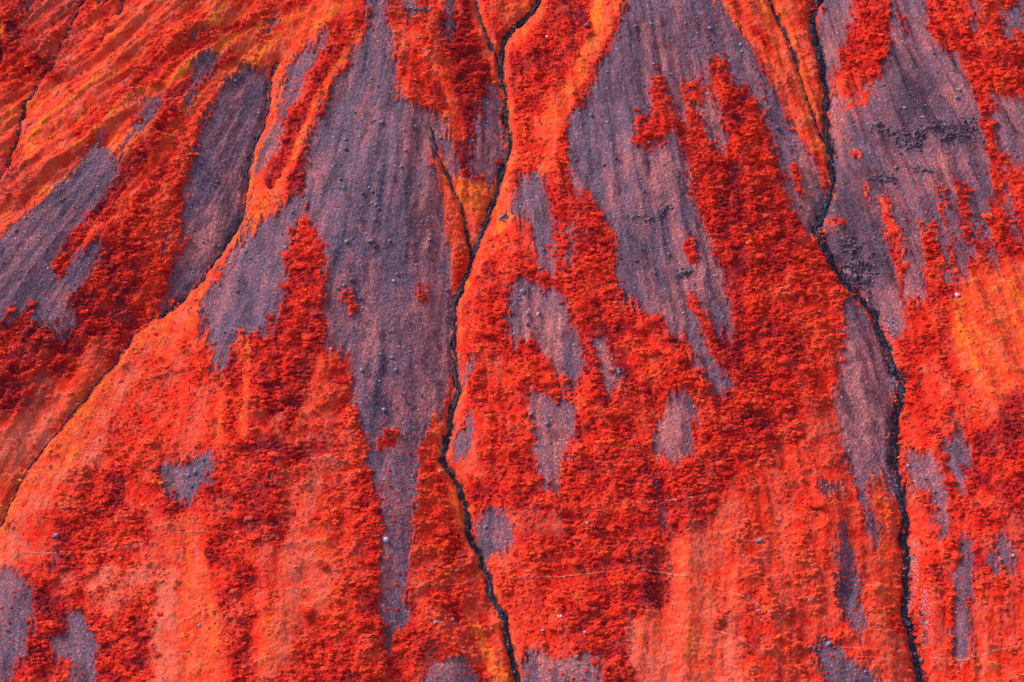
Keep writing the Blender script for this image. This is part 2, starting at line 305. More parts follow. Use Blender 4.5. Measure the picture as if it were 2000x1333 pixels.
sx = rx+7*fbm(rx/16, ry/26, 3, 21); sy = ry+7*fbm(rx/16, ry/26, 3, 25)
for pts, hw, ti, pa, ta in STROKES:
    P = np.array(pts, float)
    x0, y0 = P.min(0)-hw*3; x1, y1 = P.max(0)+hw*3
    i0 = max(int((x0+MX)//2), 0); i1 = min(int((x1+MX)//2)+2, RW); j0 = max(int((y0+MX)//2), 0); j1 = min(int((y1+MX)//2)+2, RH)
    sl = (slice(j0, j1), slice(i0, i1)); d = dist_poly(sx[sl], sy[sl], P)
    m = 1-ss(hw*.55, hw*1.5, d)
    for k, v in enumerate((ti, pa, ta)): base[k][sl] = base[k][sl]*(1-m)+v*m
dsp = [dist_poly(sx, sy, P) for P in SPX]
for i, hw, sc in ((0,12,1),(1,14,1),(2,14,1),(3,9,1),(4,7,.35),(5,12,.9),(6,7,.8)):
    m = (1-ss(hw*.5, hw*1.6, dsp[i]))*sc
    for k, v in enumerate((.82, .14, .02)): base[k] = base[k]*(1-m)+v*m
    if i not in (4,): scrS = scrS*(1-(1-ss(3, 8 if i != 3 else 7, dsp[i])))
dnear = np.minimum.reduce(dsp)
def samp(A, px, py):
    # mirrored outside the traced area
    px = np.abs(px+MX-2); px = 2*RW-4-np.abs(2*RW-4-px) if True else px
    py = np.abs(py+MX-2); py = 2*RH-4-np.abs(2*RH-4-py)
    fx = np.clip(px/2, 0, RW-1.001); fy = np.clip(py/2, 0, RH-1.001)
    xi = fx.astype(int); yi = fy.astype(int); fx = fx-xi; fy = fy-yi
    return (A[yi, xi]*(1-fx)+A[yi, xi+1]*fx)*(1-fy)+(A[yi+1, xi]*(1-fx)+A[yi+1, xi+1]*fx)*fy
def flow(px, py):     # a coordinate that stays constant down each fall line
    g = np.where(px < 900, .0014, .00055)
    return 900+(px-900)/(1+np.clip(py, -400, 1000 if True else 0)*g)

# ------------------------------------------------------------------ the ground sheet
STEP = 0.36
core_x = np.arange(-248, 248.01, STEP); core_y = np.arange(-184, 236.01, STEP)
def outer(core, lim):
    o = []; s = STEP; v = 0
    while v < lim: s *= 1.22; v += s; o.append(v)
    o = np.array(o)
    return np.concatenate([core[0]-o[::-1], core, core[-1]+o])
AX = outer(core_x, 700); AY = outer(core_y, 500)
X, Y = np.meshgrid(AX, AY)
def fields(X, Y):
    H = hm(X, Y); px, py = project(X, Y, Y*TS+H)
    c = flow(px, py)
    F = {}
    an = fbm(c/4.5, py/45, 4, 31); iso = fbm(px/8, py/8, 3, 35); fine = fbm(px/2.6, py/3.2, 2, 38)
    fs = samp(scrW, px, py); g_ = np.where(px < 900, .0014, .00055)
    up_ = ss(-.06, .10, samp(scrW, px, py+22)-samp(scrW, px, py-22))      # stone begins above, ends below
    dsp_ = (38-26*up_)*fbm(c/4.5, py/90, 3, 33)*ss(0, .1, fs)
    s0 = samp(scrS, px+6*iso+dsp_*(c-900)*g_, py+dsp_)
    F['scree'] = ss(.36, .56, s0+.85*an*(.35+.65*ss(.05,.5,fs)*ss(1.0,.7,fs))+.6*iso*ss(.98,.6,fs)+.6*fine*ss(1.0,.75,fs)*ss(.05,.3,fs)+.12*(s0-.5)+.07)*(.78+.22*ss(.15, .55, fs))
    F['sw'] = samp(scrW, px, py)
    wq = px+9*fbm(px/40, py/40, 2, 44); cw = flow(wq, py)
    st = fbm(cw/4, py/70, 4, 51); st2 = fbm(cw/14, py/90, 3, 55)
    F['rust'] = np.clip(samp(rust, px, py)*(1+.8*st)+.35*st+.55*st2+.4*fbm(px/26, py/26, 3, 49)+.20, 0, 1)
    F['dark'] = np.clip(samp(darks, px, py)+.6*ss(.0, .5, fbm(cw/10, py/60, 3, 58)+.5*fbm(px/30,py/20,3,47)), 0, 1)
    n1 = fbm(px/30, py/18, 4, 61); n2 = fbm(px/8, py/4.5, 3, 65)
    tb = samp(base[2], px, py)
    tt = samp(base[0], px, py)-.03*tb+.42*n1*(.25+tb)+.26*n2*(.4+.6*tb)
    sk = fbm(cw/6, py/90, 3, 62); wl_ = ss(820, 560, px+1.35*py); qx = px+9*fbm(px/60, py/60, 2, 63)
    sk = sk*(1-wl_)+wl_*fbm((.60*qx+.80*py)/8, (.80*qx-.60*py)/110, 3, 64)
    tt = tt+(.18+.16*wl_)*sk*(1.05-.6*tb)
    F['tint'] = np.where(tt > .62, .62+(tt-.62)*(1-.62*np.clip(tb*1.3, 0, 1)), tt)
    F['pale'] = np.clip(samp(base[1], px, py)+.3*n1*(1-tb)+.3*fbm(px/22, py/22, 3, 69)+.45*fbm(px/6, py/4, 3, 68)*(1-tb)-.5*sk*(1-tb)-.02, 0, 1)
    F['tall'] = np.clip(tb+.7*n1*(.5+tb)+.4*n2+.5*fbm(cw/9, py/60, 3, 46), 0, 1)*(1-F['scree'])
    F['n1'] = n1; F['n2'] = n2
    F['H'] = H; F['px'] = px; F['py'] = py; F['c'] = c; F['an'] = an
    F['dn'] = samp(dnear, px, py)
    return F
F = fields(X, Y)
H = F['H'].copy(); px, py, c = F['px'], F['py'], F['c']
# gully cross-sections, runnels down the fall line, humps of turf
mleft = ss(900, 300, px+py*.6)
cw = flow(px+14*fbm(px/120, py/120, 3, 83), py)
wtl = ss(820, 560, px+1.35*py); qx = px+10*fbm(px/70, py/70, 3, 86); qn = .60*qx+.80*py; qa = .80*qx-.60*py
H += 2.6*(1-mleft)*fbm(cw/34, py/260, 3, 76)
H += mleft*(1-.7*F['scree'])*((1-wtl)*(4.2*fbm(cw/26, py/260, 3, 71)+.8*fbm(cw/8, py/130, 2, 72))+wtl*(3.9*fbm(qn/38, qa/320, 3, 73)+1.5*fbm(qn/13, qa/120, 3, 74)))
H += (.9+1.3*F['tall'])*np.maximum(F['n1'], -.3)*(1-F['scree'])+.8*F['tall']*F['n2']
H += .42*fbm(c/9, py/120, 3, 75)
H += .45*(1-F['scree'])*fbm(px/7, py/4, 3, 79)*(.5+F['tall'])
H += .30*fbm(px/3, py/3, 2, 81)+.35*fbm(px/16, py/16, 3, 84)*F['scree']
H -= .55*ss(.25, .75, F['scree'])*ss(0, .5, 1-F['scree']*0)      # bare stone lies below the mat of plants
carve = np.zeros_like(H)
for (n, wd, _), A in zip(STREAMS, DIST):
    d = bil(A, X, Y)
    hw = wd*.5+.25; dep = .8+.5*wd
    carve = np.maximum(carve, dep*(1-ss(hw*.7, hw+1.6+wd*.6, d)))
H -= carve
Z = Y*TS+H
NXv, NYv = len(AX), len(AY)
def zat(x, y):
    fx = np.interp(x, AX, np.arange(NXv)); fy = np.interp(y, AY, np.arange(NYv))
    xi = np.clip(fx.astype(int), 0, NXv-2); yi = np.clip(fy.astype(int), 0, NYv-2); fx = fx-xi; fy = fy-yi
    return (Z[yi, xi]*(1-fx)+Z[yi, xi+1]*fx)*(1-fy)+(Z[yi+1, xi]*(1-fx)+Z[yi+1, xi+1]*fx)*fy
def grd(A, x, y):
    xi = np.clip(np.round(np.interp(x, AX, np.arange(NXv))).astype(int), 0, NXv-1); yi = np.clip(np.round(np.interp(y, AY, np.arange(NYv))).astype(int), 0, NYv-1)
    return A[yi, xi]
def onhill(px, py):
    x, y, z = unproject(px, py, lambda a, b: zat(a, b)-b*TS)
    return x, y, zat(x, y)

def mesh_np(name, co, faces):     # faces (n,k) array
    me = bpy.data.meshes.new(name); n, k = faces.shape
    me.vertices.add(len(co)); me.vertices.foreach_set('co', np.asarray(co, np.float32).ravel())
    me.loops.add(n*k); me.loops.foreach_set('vertex_index', faces.astype(np.int32).ravel())
    me.polygons.add(n); me.polygons.foreach_set('loop_start', np.arange(0, n*k, k, dtype=np.int32))
    me.update(calc_edges=True); return me
def attr(me, name, arr, typ='FLOAT'):
    a = me.attributes.new(name, typ, 'POINT')
    a.data.foreach_set('value' if typ in ('FLOAT', 'INT') else ('vector' if typ == 'FLOAT_VECTOR' else 'color'), np.ascontiguousarray(arr, np.int32 if typ == 'INT' else np.float32).ravel())
def link(me, name, mat, parent=None):
    o = bpy.data.objects.new(name, me); COL.objects.link(o)
    if mat is not None: me.materials.append(mat)
    if parent: o.parent = parent
    return o
def tag(o, label=None, cat=None, group=None, kind=None):
    if label: o['label'] = label
    if cat: o['category'] = cat
    if group: o['group'] = group
    if kind: o['kind'] = kind
    return o

# ------------------------------------------------------------------ materials
def newmat(name, rough=.85, spec=.2):
    m = bpy.data.materials.new(name); m.use_nodes = True; n = m.node_tree
    b = n.nodes['Principled BSDF']; b.inputs['Roughness'].default_value = rough; b.inputs['Specular IOR Level'].default_value = spec
    return m, n, b
def N(n, t, **k):
    o = n.nodes.new(t)
    for a, v in k.items(): setattr(o, a, v)
    return o
def ramp(n, stops, src):
    r = N(n, 'ShaderNodeValToRGB'); e = r.color_ramp.elements
    while len(e) < len(stops): e.new(.5)
    for i, (p, cc) in enumerate(stops): e[i].position = p; e[i].color = (*cc, 1)
    n.links.new(src, r.inputs[0]); return r.outputs[0]
def math_(n, op, a, b=None, clamp=False):
    m = N(n, 'ShaderNodeMath', operation=op, use_clamp=clamp)
    for i, v in enumerate((a, b)):
        if v is None: continue
        if hasattr(v, 'links') or hasattr(v, 'is_linked'): n.links.new(v, m.inputs[i])
        else: m.inputs[i].default_value = v
    return m.outputs[0]
def mix(n, f, a, b):
    m = N(n, 'ShaderNodeMix', data_type='RGBA')
    for i, v in ((0, f), (6, a), (7, b)):
        if hasattr(v, 'is_linked'): n.links.new(v, m.inputs[i])
        elif i == 0: m.inputs[0].default_value = v
        else: m.inputs[i].default_value = (*v, 1)
    return m.outputs[2]
def at_(n, name, typ='GEOMETRY'):
    a = N(n, 'ShaderNodeAttribute', attribute_name=name, attribute_type=typ); return a
def noise(n, scale, detail=4, rough=.6, vec=None):
    t = N(n, 'ShaderNodeTexNoise'); t.inputs['Scale'].default_value = scale; t.inputs['Detail'].default_value = detail; t.inputs['Roughness'].default_value = rough
    if vec is None:
        g = N(n, 'ShaderNodeNewGeometry'); vec = g.outputs['Position']
    n.links.new(vec, t.inputs['Vector']); return t
VRAMP = [(0, (.20,.004,.012)), (.22, (.44,.007,.009)), (.48, (.74,.015,.005)), (.66, (.86,.032,.007)), (.82, (.92,.064,.018)), (1, (.94,.18,.013))]
PALE = (.80,.15,.09)
def veg_colour(n, tint, pale):
    return mix(n, pale, ramp(n, VRAMP, tint), PALE)

mg, n, b = newmat("hillside", .9, .15)
nz = noise(n, 1.1, 5, .7); nz2 = noise(n, .35, 4, .6)
nf = math_(n, 'SUBTRACT', nz.outputs[0], .5); nf2 = math_(n, 'SUBTRACT', nz2.outputs[0], .5)
ti = math_(n, 'ADD', at_(n, 'tint').outputs['Fac'], math_(n, 'ADD', math_(n, 'MULTIPLY', nf, .75), math_(n, 'MULTIPLY', nf2, .35)), True)
pl = math_(n, 'ADD', at_(n, 'pale').outputs['Fac'], math_(n, 'MULTIPLY', nf2, .5), True)
veg = veg_colour(n, ti, pl)
ru = math_(n, 'ADD', at_(n, 'rust').outputs['Fac'], math_(n, 'MULTIPLY', nf, .9), True)
stone = ramp(n, [(0, (.150,.085,.124)), (.35, (.225,.096,.128)), (.7, (.335,.108,.126)), (1, (.45,.135,.132))], ru)
stone = mix(n, math_(n, 'MULTIPLY', at_(n, 'dark').outputs['Fac'], .9, True), stone, (.062,.031,.046))
vor = N(n, 'ShaderNodeTexVoronoi'); vor.inputs['Scale'].default_value = 1.9
gg = N(n, 'ShaderNodeNewGeometry'); n.links.new(gg.outputs['Position'], vor.inputs['Vector'])
vcol = ramp(n, [(0, (.25,.25,.28)), (.45, (.8,.8,.8)), (.85, (1.3,1.3,1.3)), (1, (3.2,3.2,3.4))], N(n, 'ShaderNodeSeparateColor').outputs[0])
sep = [x for x in n.nodes if x.bl_idname == 'ShaderNodeSeparateColor'][0]; n.links.new(vor.outputs['Color'], sep.inputs[0])
mm = N(n, 'ShaderNodeMix', data_type='RGBA', blend_type='MULTIPLY'); mm.inputs[0].default_value = .4
n.links.new(stone, mm.inputs[6]); n.links.new(vcol, mm.inputs[7])
sp = noise(n, 2.4, 3, .6); spf = N(n, 'ShaderNodeMapRange'); n.links.new(sp.outputs[0], spf.inputs[0]); spf.inputs[1].default_value = .56; spf.inputs[2].default_value = .68
sp2 = noise(n, .12, 3, .6); sp2f = N(n, 'ShaderNodeMapRange'); n.links.new(sp2.outputs[0], sp2f.inputs[0]); sp2f.inputs[1].default_value = .42; sp2f.inputs[2].default_value = .62; sp2f.inputs[3].default_value = .15; sp2f.inputs[4].default_value = .8
veg = mix(n, math_(n, 'MULTIPLY', spf.outputs[0], sp2f.outputs[0], True), veg, (.22,.012,.025))
scf = math_(n, 'ADD', at_(n, 'scree').outputs['Fac'], 0.0, True)
col = mix(n, scf, veg, mm.outputs[2])
wet = at_(n, 'wet').outputs['Fac']
col = mix(n, math_(n, 'MULTIPLY', wet, .93, True), col, (.014,.012,.022))
n.links.new(col, b.inputs['Base Color'])
n.links.new(math_(n, 'SUBTRACT', .92, math_(n, 'MULTIPLY', wet, .6)), b.inputs['Roughness'])
bp = N(n, 'ShaderNodeBump'); bp.inputs['Strength'].default_value = 1; bp.inputs['Distance'].default_value = .7
nb = noise(n, 1.7, 6, .8); n.links.new(math_(n, 'ADD', nb.outputs[0], math_(n, 'MULTIPLY', vor.outputs['Distance'], -.4)), bp.inputs['Height'])
n.links.new(bp.outputs[0], b.inputs['Normal'])

ml, n, b = newmat("shrub_leaves", .75, .25)
oi = N(n, 'ShaderNodeObjectInfo'); nz = noise(n, 1.3, 3, .6)
ti = math_(n, 'ADD', at_(n, 'tint', 'INSTANCER').outputs['Fac'], math_(n, 'MULTIPLY', math_(n, 'SUBTRACT', nz.outputs[0], .5), .38))
ti = math_(n, 'ADD', ti, math_(n, 'MULTIPLY', math_(n, 'SUBTRACT', at_(n, 'leaf').outputs['Fac'], .5), .30), True)
n.links.new(veg_colour(n, ti, at_(n, 'pale', 'INSTANCER').outputs['Fac']), b.inputs['Base Color'])

def stone_mat(name, dark):
    m, n, b = newmat(name, .55 if dark else .7, .1 if dark else .4)
    nz = noise(n, 1.5, 4, .65)
    t = math_(n, 'ADD', at_(n, 'tint', 'INSTANCER').outputs['Fac'], math_(n, 'MULTIPLY', math_(n, 'SUBTRACT', nz.outputs[0], .5), .6), True)
    st = [(0, (.006,.006,.012)), (.7, (.018,.017,.032)), (.9, (.05,.05,.09)), (1, (.5,.52,.65))] if dark else [(0, (.05,.03,.05)), (.35, (.16,.10,.14)), (.65, (.26,.19,.25)), (1, (.55,.47,.56))]
    n.links.new(ramp(n, st, t), b.inputs['Base Color'])
    bp = N(n, 'ShaderNodeBump'); bp.inputs['Strength'].default_value = .6; bp.inputs['Distance'].default_value = .15
    n2 = noise(n, 5, 3, .6); n.links.new(n2.outputs[0], bp.inputs['Height']); n.links.new(bp.outputs[0], b.inputs['Normal'])
    return m
ms = stone_mat("boulder_stone", False); mw = stone_mat("wet_stone", True)
mo, n, b = newmat("outcrop_rock", .75, .3)
nz = noise(n, .8, 6, .7)
n.links.new(ramp(n, [(.3, (.03,.014,.03)), (.48, (.085,.042,.07)), (.6, (.19,.095,.12)), (.74, (.40,.29,.37))], nz.outputs[0]), b.inputs['Base Color'])
bp = N(n, 'ShaderNodeBump'); bp.inputs['Strength'].default_value = .8; bp.inputs['Distance'].default_value = .3
n2 = noise(n, 3, 4, .7); n.links.new(n2.outputs[0], bp.inputs['Height']); n.links.new(bp.outputs[0], b.inputs['Normal'])
mwat, n, b = newmat("stream_water", .22, .15)
nz = noise(n, 1.6, 4, .75)
n.links.new(ramp(n, [(0, (.004,.005,.012)), (.58, (.007,.009,.024)), (.64, (.10,.13,.24)), (.72, (.6,.65,.8))], nz.outputs[0]), b.inputs['Base Color'])
bp = N(n, 'ShaderNodeBump'); bp.inputs['Strength'].default_value = .9; bp.inputs['Distance'].default_value = .3
n2 = noise(n, 2.5, 3, .7); n.links.new(n2.outputs[0], bp.inputs['Height']); n.links.new(bp.outputs[0], b.inputs['Normal'])
mp, n, b = newmat("trodden_earth", .95, .1)
nz = noise(n, .6, 4, .7)
n.links.new(ramp(n, [(.3, (.5,.06,.03)), (.7, (.66,.17,.11))], nz.outputs[0]), b.inputs['Base Color'])

# ------------------------------------------------------------------ ground object
idx = np.arange(NXv*NYv).reshape(NYv, NXv)
fc = np.stack([idx[:-1, :-1], idx[:-1, 1:], idx[1:, 1:], idx[1:, :-1]], -1).reshape(-1, 4)
me = mesh_np("ground", np.stack([X, Y, Z], -1).reshape(-1, 3), fc)
me.polygons.foreach_set('use_smooth', np.ones(len(fc), bool))
for k in ('tint', 'pale', 'rust', 'dark', 'scree'): attr(me, k, np.clip(F[k], 0, 1))
wetm = np.zeros_like(H)
for (nm, wd, _), A in zip(STREAMS, DIST):
    d = bil(A, X, Y); k_ = np.clip(.25+(1000-px)*0+((px)/620)*.75-.1, .12, 1) if nm == 'left creek' else 1
    wetm = np.maximum(wetm, (1-ss(wd*.45*k_, wd*.5*k_+.45+.3*wd*k_, d+1.8*fbm(X*.5, Y*.5, 3, 91)))*np.minimum(1, k_+.3))
attr(me, 'wet', wetm)
tag(link(me, "ground", mg), kind='structure')

# ------------------------------------------------------------------ water
for (nm, wd, _), P in zip(STREAMS, SPX):
    Q = wiggle(P, 0, 1, 2.5); x, y, z = unproject(Q[:, 0], Q[:, 1])
    ok = (x > -300) & (x < 300); x, y = x[ok], y[ok]
    tx = np.gradient(x); ty = np.gradient(y); L = np.hypot(tx, ty)+1e-6; nx, ny = -ty/L, tx/L
    s = np.cumsum(L); zc = zat(x, y); k = np.ones(5)/5
    zc = np.convolve(np.pad(zc, 2, mode='edge'), k, 'valid')
    tpr = (1-.78*np.linspace(0, 1, len(x))**.7) if nm == 'left creek' else 1
    wl = tpr*wd*.5*(.8+.9*fbm(s/3.1, s*0+3, 3, 95)+.7*fbm(s/14, s*0+5, 2, 96)); wr = tpr*wd*.5*(.8+.9*fbm(s/3.1, s*0+9, 3, 98)+.7*fbm(s/14, s*0+2, 2, 99))
    wl = np.maximum(wl, .15); wr = np.maximum(wr, .15)
    rows = []
    for f, dz in ((-1.25, -.35), (-.8, .06), (0, .14), (.8, .06), (1.25, -.35)):
        ww = np.where(f < 0, wl, wr)*f
        rows.append(np.stack([x+nx*ww, y+ny*ww, zc+.22+dz+.12*fbm(s*.9, s*0+f*3, 2, 101)], -1))
    co = np.stack(rows, 1).reshape(-1, 3); n_ = len(x); I = np.arange(n_*5).reshape(n_, 5)
    f4 = np.stack([I[:-1, :-1], I[:-1, 1:], I[1:, 1:], I[1:, :-1]], -1).reshape(-1, 4)
    tag(link(mesh_np("water", co, f4), "water", mwat), kind='structure')

# ------------------------------------------------------------------ paths
PATHS = [[(25,1082),(100,1080),(200,1078),(280,1062),(340,1041),(400,1038),(480,1042),(545,1049)], [(800,1140),(850,1143),(900,1142),(925,1132),(942,1118)], [(1000,1131),(1100,1126),(1200,1116),(1230,1110),(1290,1118),(1345,1126)],
 [(1395,1148),(1450,1165),(1500,1192),(1550,1232)], [(1335,1340),(1400,1300),(1430,1300),(1485,1340)], [(1640,1265),(1700,1268),(1770,1240)], [(1815,1285),(1880,1291),(1950,1270),(2010,1258)],
 [(1160,902),(1230,900),(1290,890)], [(1200,985),(1260,980),(1320,977),(1400,965)], [(1390,1232),(1440,1245),(1490,1278)]]
for i, p in enumerate(PATHS):
    Q = wiggle(p, 4, 200+i, 3); x, y, z = onhill(Q[:, 0], Q[:, 1])
    tx = np.gradient(x); ty = np.gradient(y); L = np.hypot(tx, ty)+1e-6; nx, ny = -ty/L, tx/L; s = np.cumsum(L)
    w_ = .17+.14*fbm(s/5, s*0, 2, 210+i); rows = []
    for f in (-1, 0, 1):
        xx, yy = x+nx*w_*f, y+ny*w_*f; rows.append(np.stack([xx, yy, zat(xx, yy)+.16], -1))
    co = np.stack(rows, 1).reshape(-1, 3); n_ = len(x); I = np.arange(n_*3).reshape(n_, 3)
    f4 = np.stack([I[:-1, :-1], I[:-1, 1:], I[1:, 1:], I[1:, :-1]], -1).reshape(-1, 4)
    tag(link(mesh_np("path", co, f4), "path", mp), kind='structure')

# ------------------------------------------------------------------ shrub shapes: mounds of leaf sprays over a twiggy heart
def shrub_mesh(name, nleaf, lobes, ls, seed):
    r = np.random.default_rng(seed)
    cen = np.concatenate([[[0, 0, .25]], np.stack([r.uniform(-.6, .6, lobes), r.uniform(-.45, .45, lobes), r.uniform(.15, .6, lobes)], -1)])
    rad = np.concatenate([[.62], r.uniform(.28, .5, lobes)])
    V, Fc, A = [], [], []; v0 = 0
    pick = r.integers(0, len(cen), nleaf)
    for i in range(nleaf):
        d = r.normal(size=3); d[2] = abs(d[2])*.9-.12; d /= np.linalg.norm(d)
        p = cen[pick[i]]+d*rad[pick[i]]*r.uniform(.72, 1.06)
        if p[2] < 0: p[2] = r.uniform(0, .15)
        nrm = d+r.normal(size=3)*.45; nrm /= np.linalg.norm(nrm)
        t = np.cross(nrm, r.normal(size=3)); t /= np.linalg.norm(t); u = np.cross(nrm, t); s = ls*r.uniform(.6, 1.35)
        V += [p-t*s*.5, p+u*s*.45+nrm*s*.15, p+t*s*.6, p-u*s*.4-nrm*s*.1]; Fc.append([v0, v0+1, v0+2, v0+3]); v0 += 4
        A += [r.random()]*4
    # heart: small dense inner mound
    nph, nth = 8, 4
    for a in range(nth+1):
        for q in range(nph):
            th = a/nth*math.pi/2; ph = q/nph*2*math.pi; rr = .62*(.85+.25*r.random())
            V.append(np.array([math.cos(ph)*math.cos(th)*rr*1.05, math.sin(ph)*math.cos(th)*rr, math.sin(th)*rr+.02])); A.append(.35)
    for a in range(nth):
        for q in range(nph):
            Fc.append([v0+a*nph+q, v0+a*nph+(q+1) % nph, v0+(a+1)*nph+(q+1) % nph, v0+(a+1)*nph+q])
    me = mesh_np(name, np.array(V), np.array(Fc)); attr(me, 'leaf', np.array(A)); me.materials.append(ml); return me
BIG = [shrub_mesh("shrub", 700, 8, .15, 300+i) for i in range(6)]
SMALL = [shrub_mesh("shrub_small", 105, 3, .34, 320+i) for i in range(6)]

def rock_mesh(name, seed, sub=2):
    import bmesh
    r = random.Random(seed); bm = bmesh.new(); bmesh.ops.create_icosphere(bm, subdivisions=sub, radius=1)
    pl = [(mathutils.Vector((r.gauss(0, 1), r.gauss(0, 1), r.gauss(0, 1)*.8)).normalized(), r.uniform(.55, .85)) for _ in range(11)]
    for v in bm.verts:
        for nn, dd in pl:
            k = v.co.dot(nn)-dd
            if k > 0: v.co -= nn*k
        v.co *= 1+r.uniform(-.05, .05)
    for v in bm.verts: v.co.z *= .78
    me = bpy.data.meshes.new(name); bm.to_mesh(me); bm.free(); return me
ROCK = [rock_mesh("boulder", 400+i) for i in range(8)]
for m_ in ROCK: m_.materials.append(ms)
PEB = [rock_mesh("stone", 420+i, 1) for i in range(5)]
for m_ in PEB: m_.materials.append(ms)
WETP = [rock_mesh("wet_stone", 440+i, 1) for i in range(4)]
for m_ in WETP: m_.materials.append(mw)

# one object that scatters many copies of a few shapes over points on the hill
def scatter(name, pts, rots, scls, tint, pale, var, meshes, label, cat):
    me = bpy.data.meshes.new(name); me.vertices.add(len(pts)); me.vertices.foreach_set('co', np.asarray(pts, np.float32).ravel())
    attr(me, 'i_rot', rots, 'FLOAT_VECTOR'); attr(me, 'i_scl', scls, 'FLOAT_VECTOR'); attr(me, 'tint', tint); attr(me, 'pale', pale); attr(me, 'i_var', var, 'INT')
    o = bpy.data.objects.new(name, me); COL.objects.link(o); tag(o, label, cat, kind='stuff')
    ng = bpy.data.node_groups.new(name, 'GeometryNodeTree')
    ng.interface.new_socket('Geometry', in_out='INPUT', socket_type='NodeSocketGeometry'); ng.interface.new_socket('Geometry', in_out='OUTPUT', socket_type='NodeSocketGeometry')
    gi = ng.nodes.new('NodeGroupInput'); go = ng.nodes.new('NodeGroupOutput'); inst = ng.nodes.new('GeometryNodeInstanceOnPoints')
    # the shapes are carried by the unlinked source objects below; only their meshes are used
    g2i = ng.nodes.new('GeometryNodeGeometryToInstance')
    for m_ in meshes:
        so_ = bpy.data.objects.new(m_.name+"_source", m_); oi = ng.nodes.new('GeometryNodeObjectInfo'); oi.inputs['Object'].default_value = so_
        ng.links.new(oi.outputs['Geometry'], g2i.inputs[0])
    def na(nm, typ):
        a = ng.nodes.new('GeometryNodeInputNamedAttribute'); a.data_type = typ; a.inputs['Name'].default_value = nm; return a.outputs[0]
    rt = ng.nodes.new('FunctionNodeEulerToRotation'); ng.links.new(na('i_rot', 'FLOAT_VECTOR'), rt.inputs[0])
    ng.links.new(gi.outputs[0], inst.inputs['Points']); ng.links.new(g2i.outputs[0], inst.inputs['Instance'])
    inst.inputs['Pick Instance'].default_value = True; ng.links.new(na('i_var', 'INT'), inst.inputs['Instance Index'])
    ng.links.new(rt.outputs[0], inst.inputs['Rotation']); ng.links.new(na('i_scl', 'FLOAT_VECTOR'), inst.inputs['Scale'])
    ng.links.new(inst.outputs[0], go.inputs[0])
    md = o.modifiers.new("scatter", 'NODES'); md.node_group = ng
    return o

# ------------------------------------------------------------------ jittered candidate points on the hill
def jitter(sp, seed, margin=25):
    r = np.random.default_rng(seed)
    xs = np.arange(-248, 248, sp); ys = np.arange(-184, 236, sp*1.05)
    a, b_ = np.meshgrid(xs, ys); a = a+r.uniform(-.5, .5, a.shape)*sp; b_ = b_+r.uniform(-.5, .5, a.shape)*sp
    a, b_ = a.ravel(), b_.ravel(); q, w_ = project(a, b_, b_*TS+hm(a, b_))
    k = (q > -margin*3) & (q < 2000+margin*3) & (w_ > -margin*3) & (w_ < 1333+margin*3)
    return a[k], b_[k], r
LIM = []   # footprint of single shrubs so the cover leaves room for them

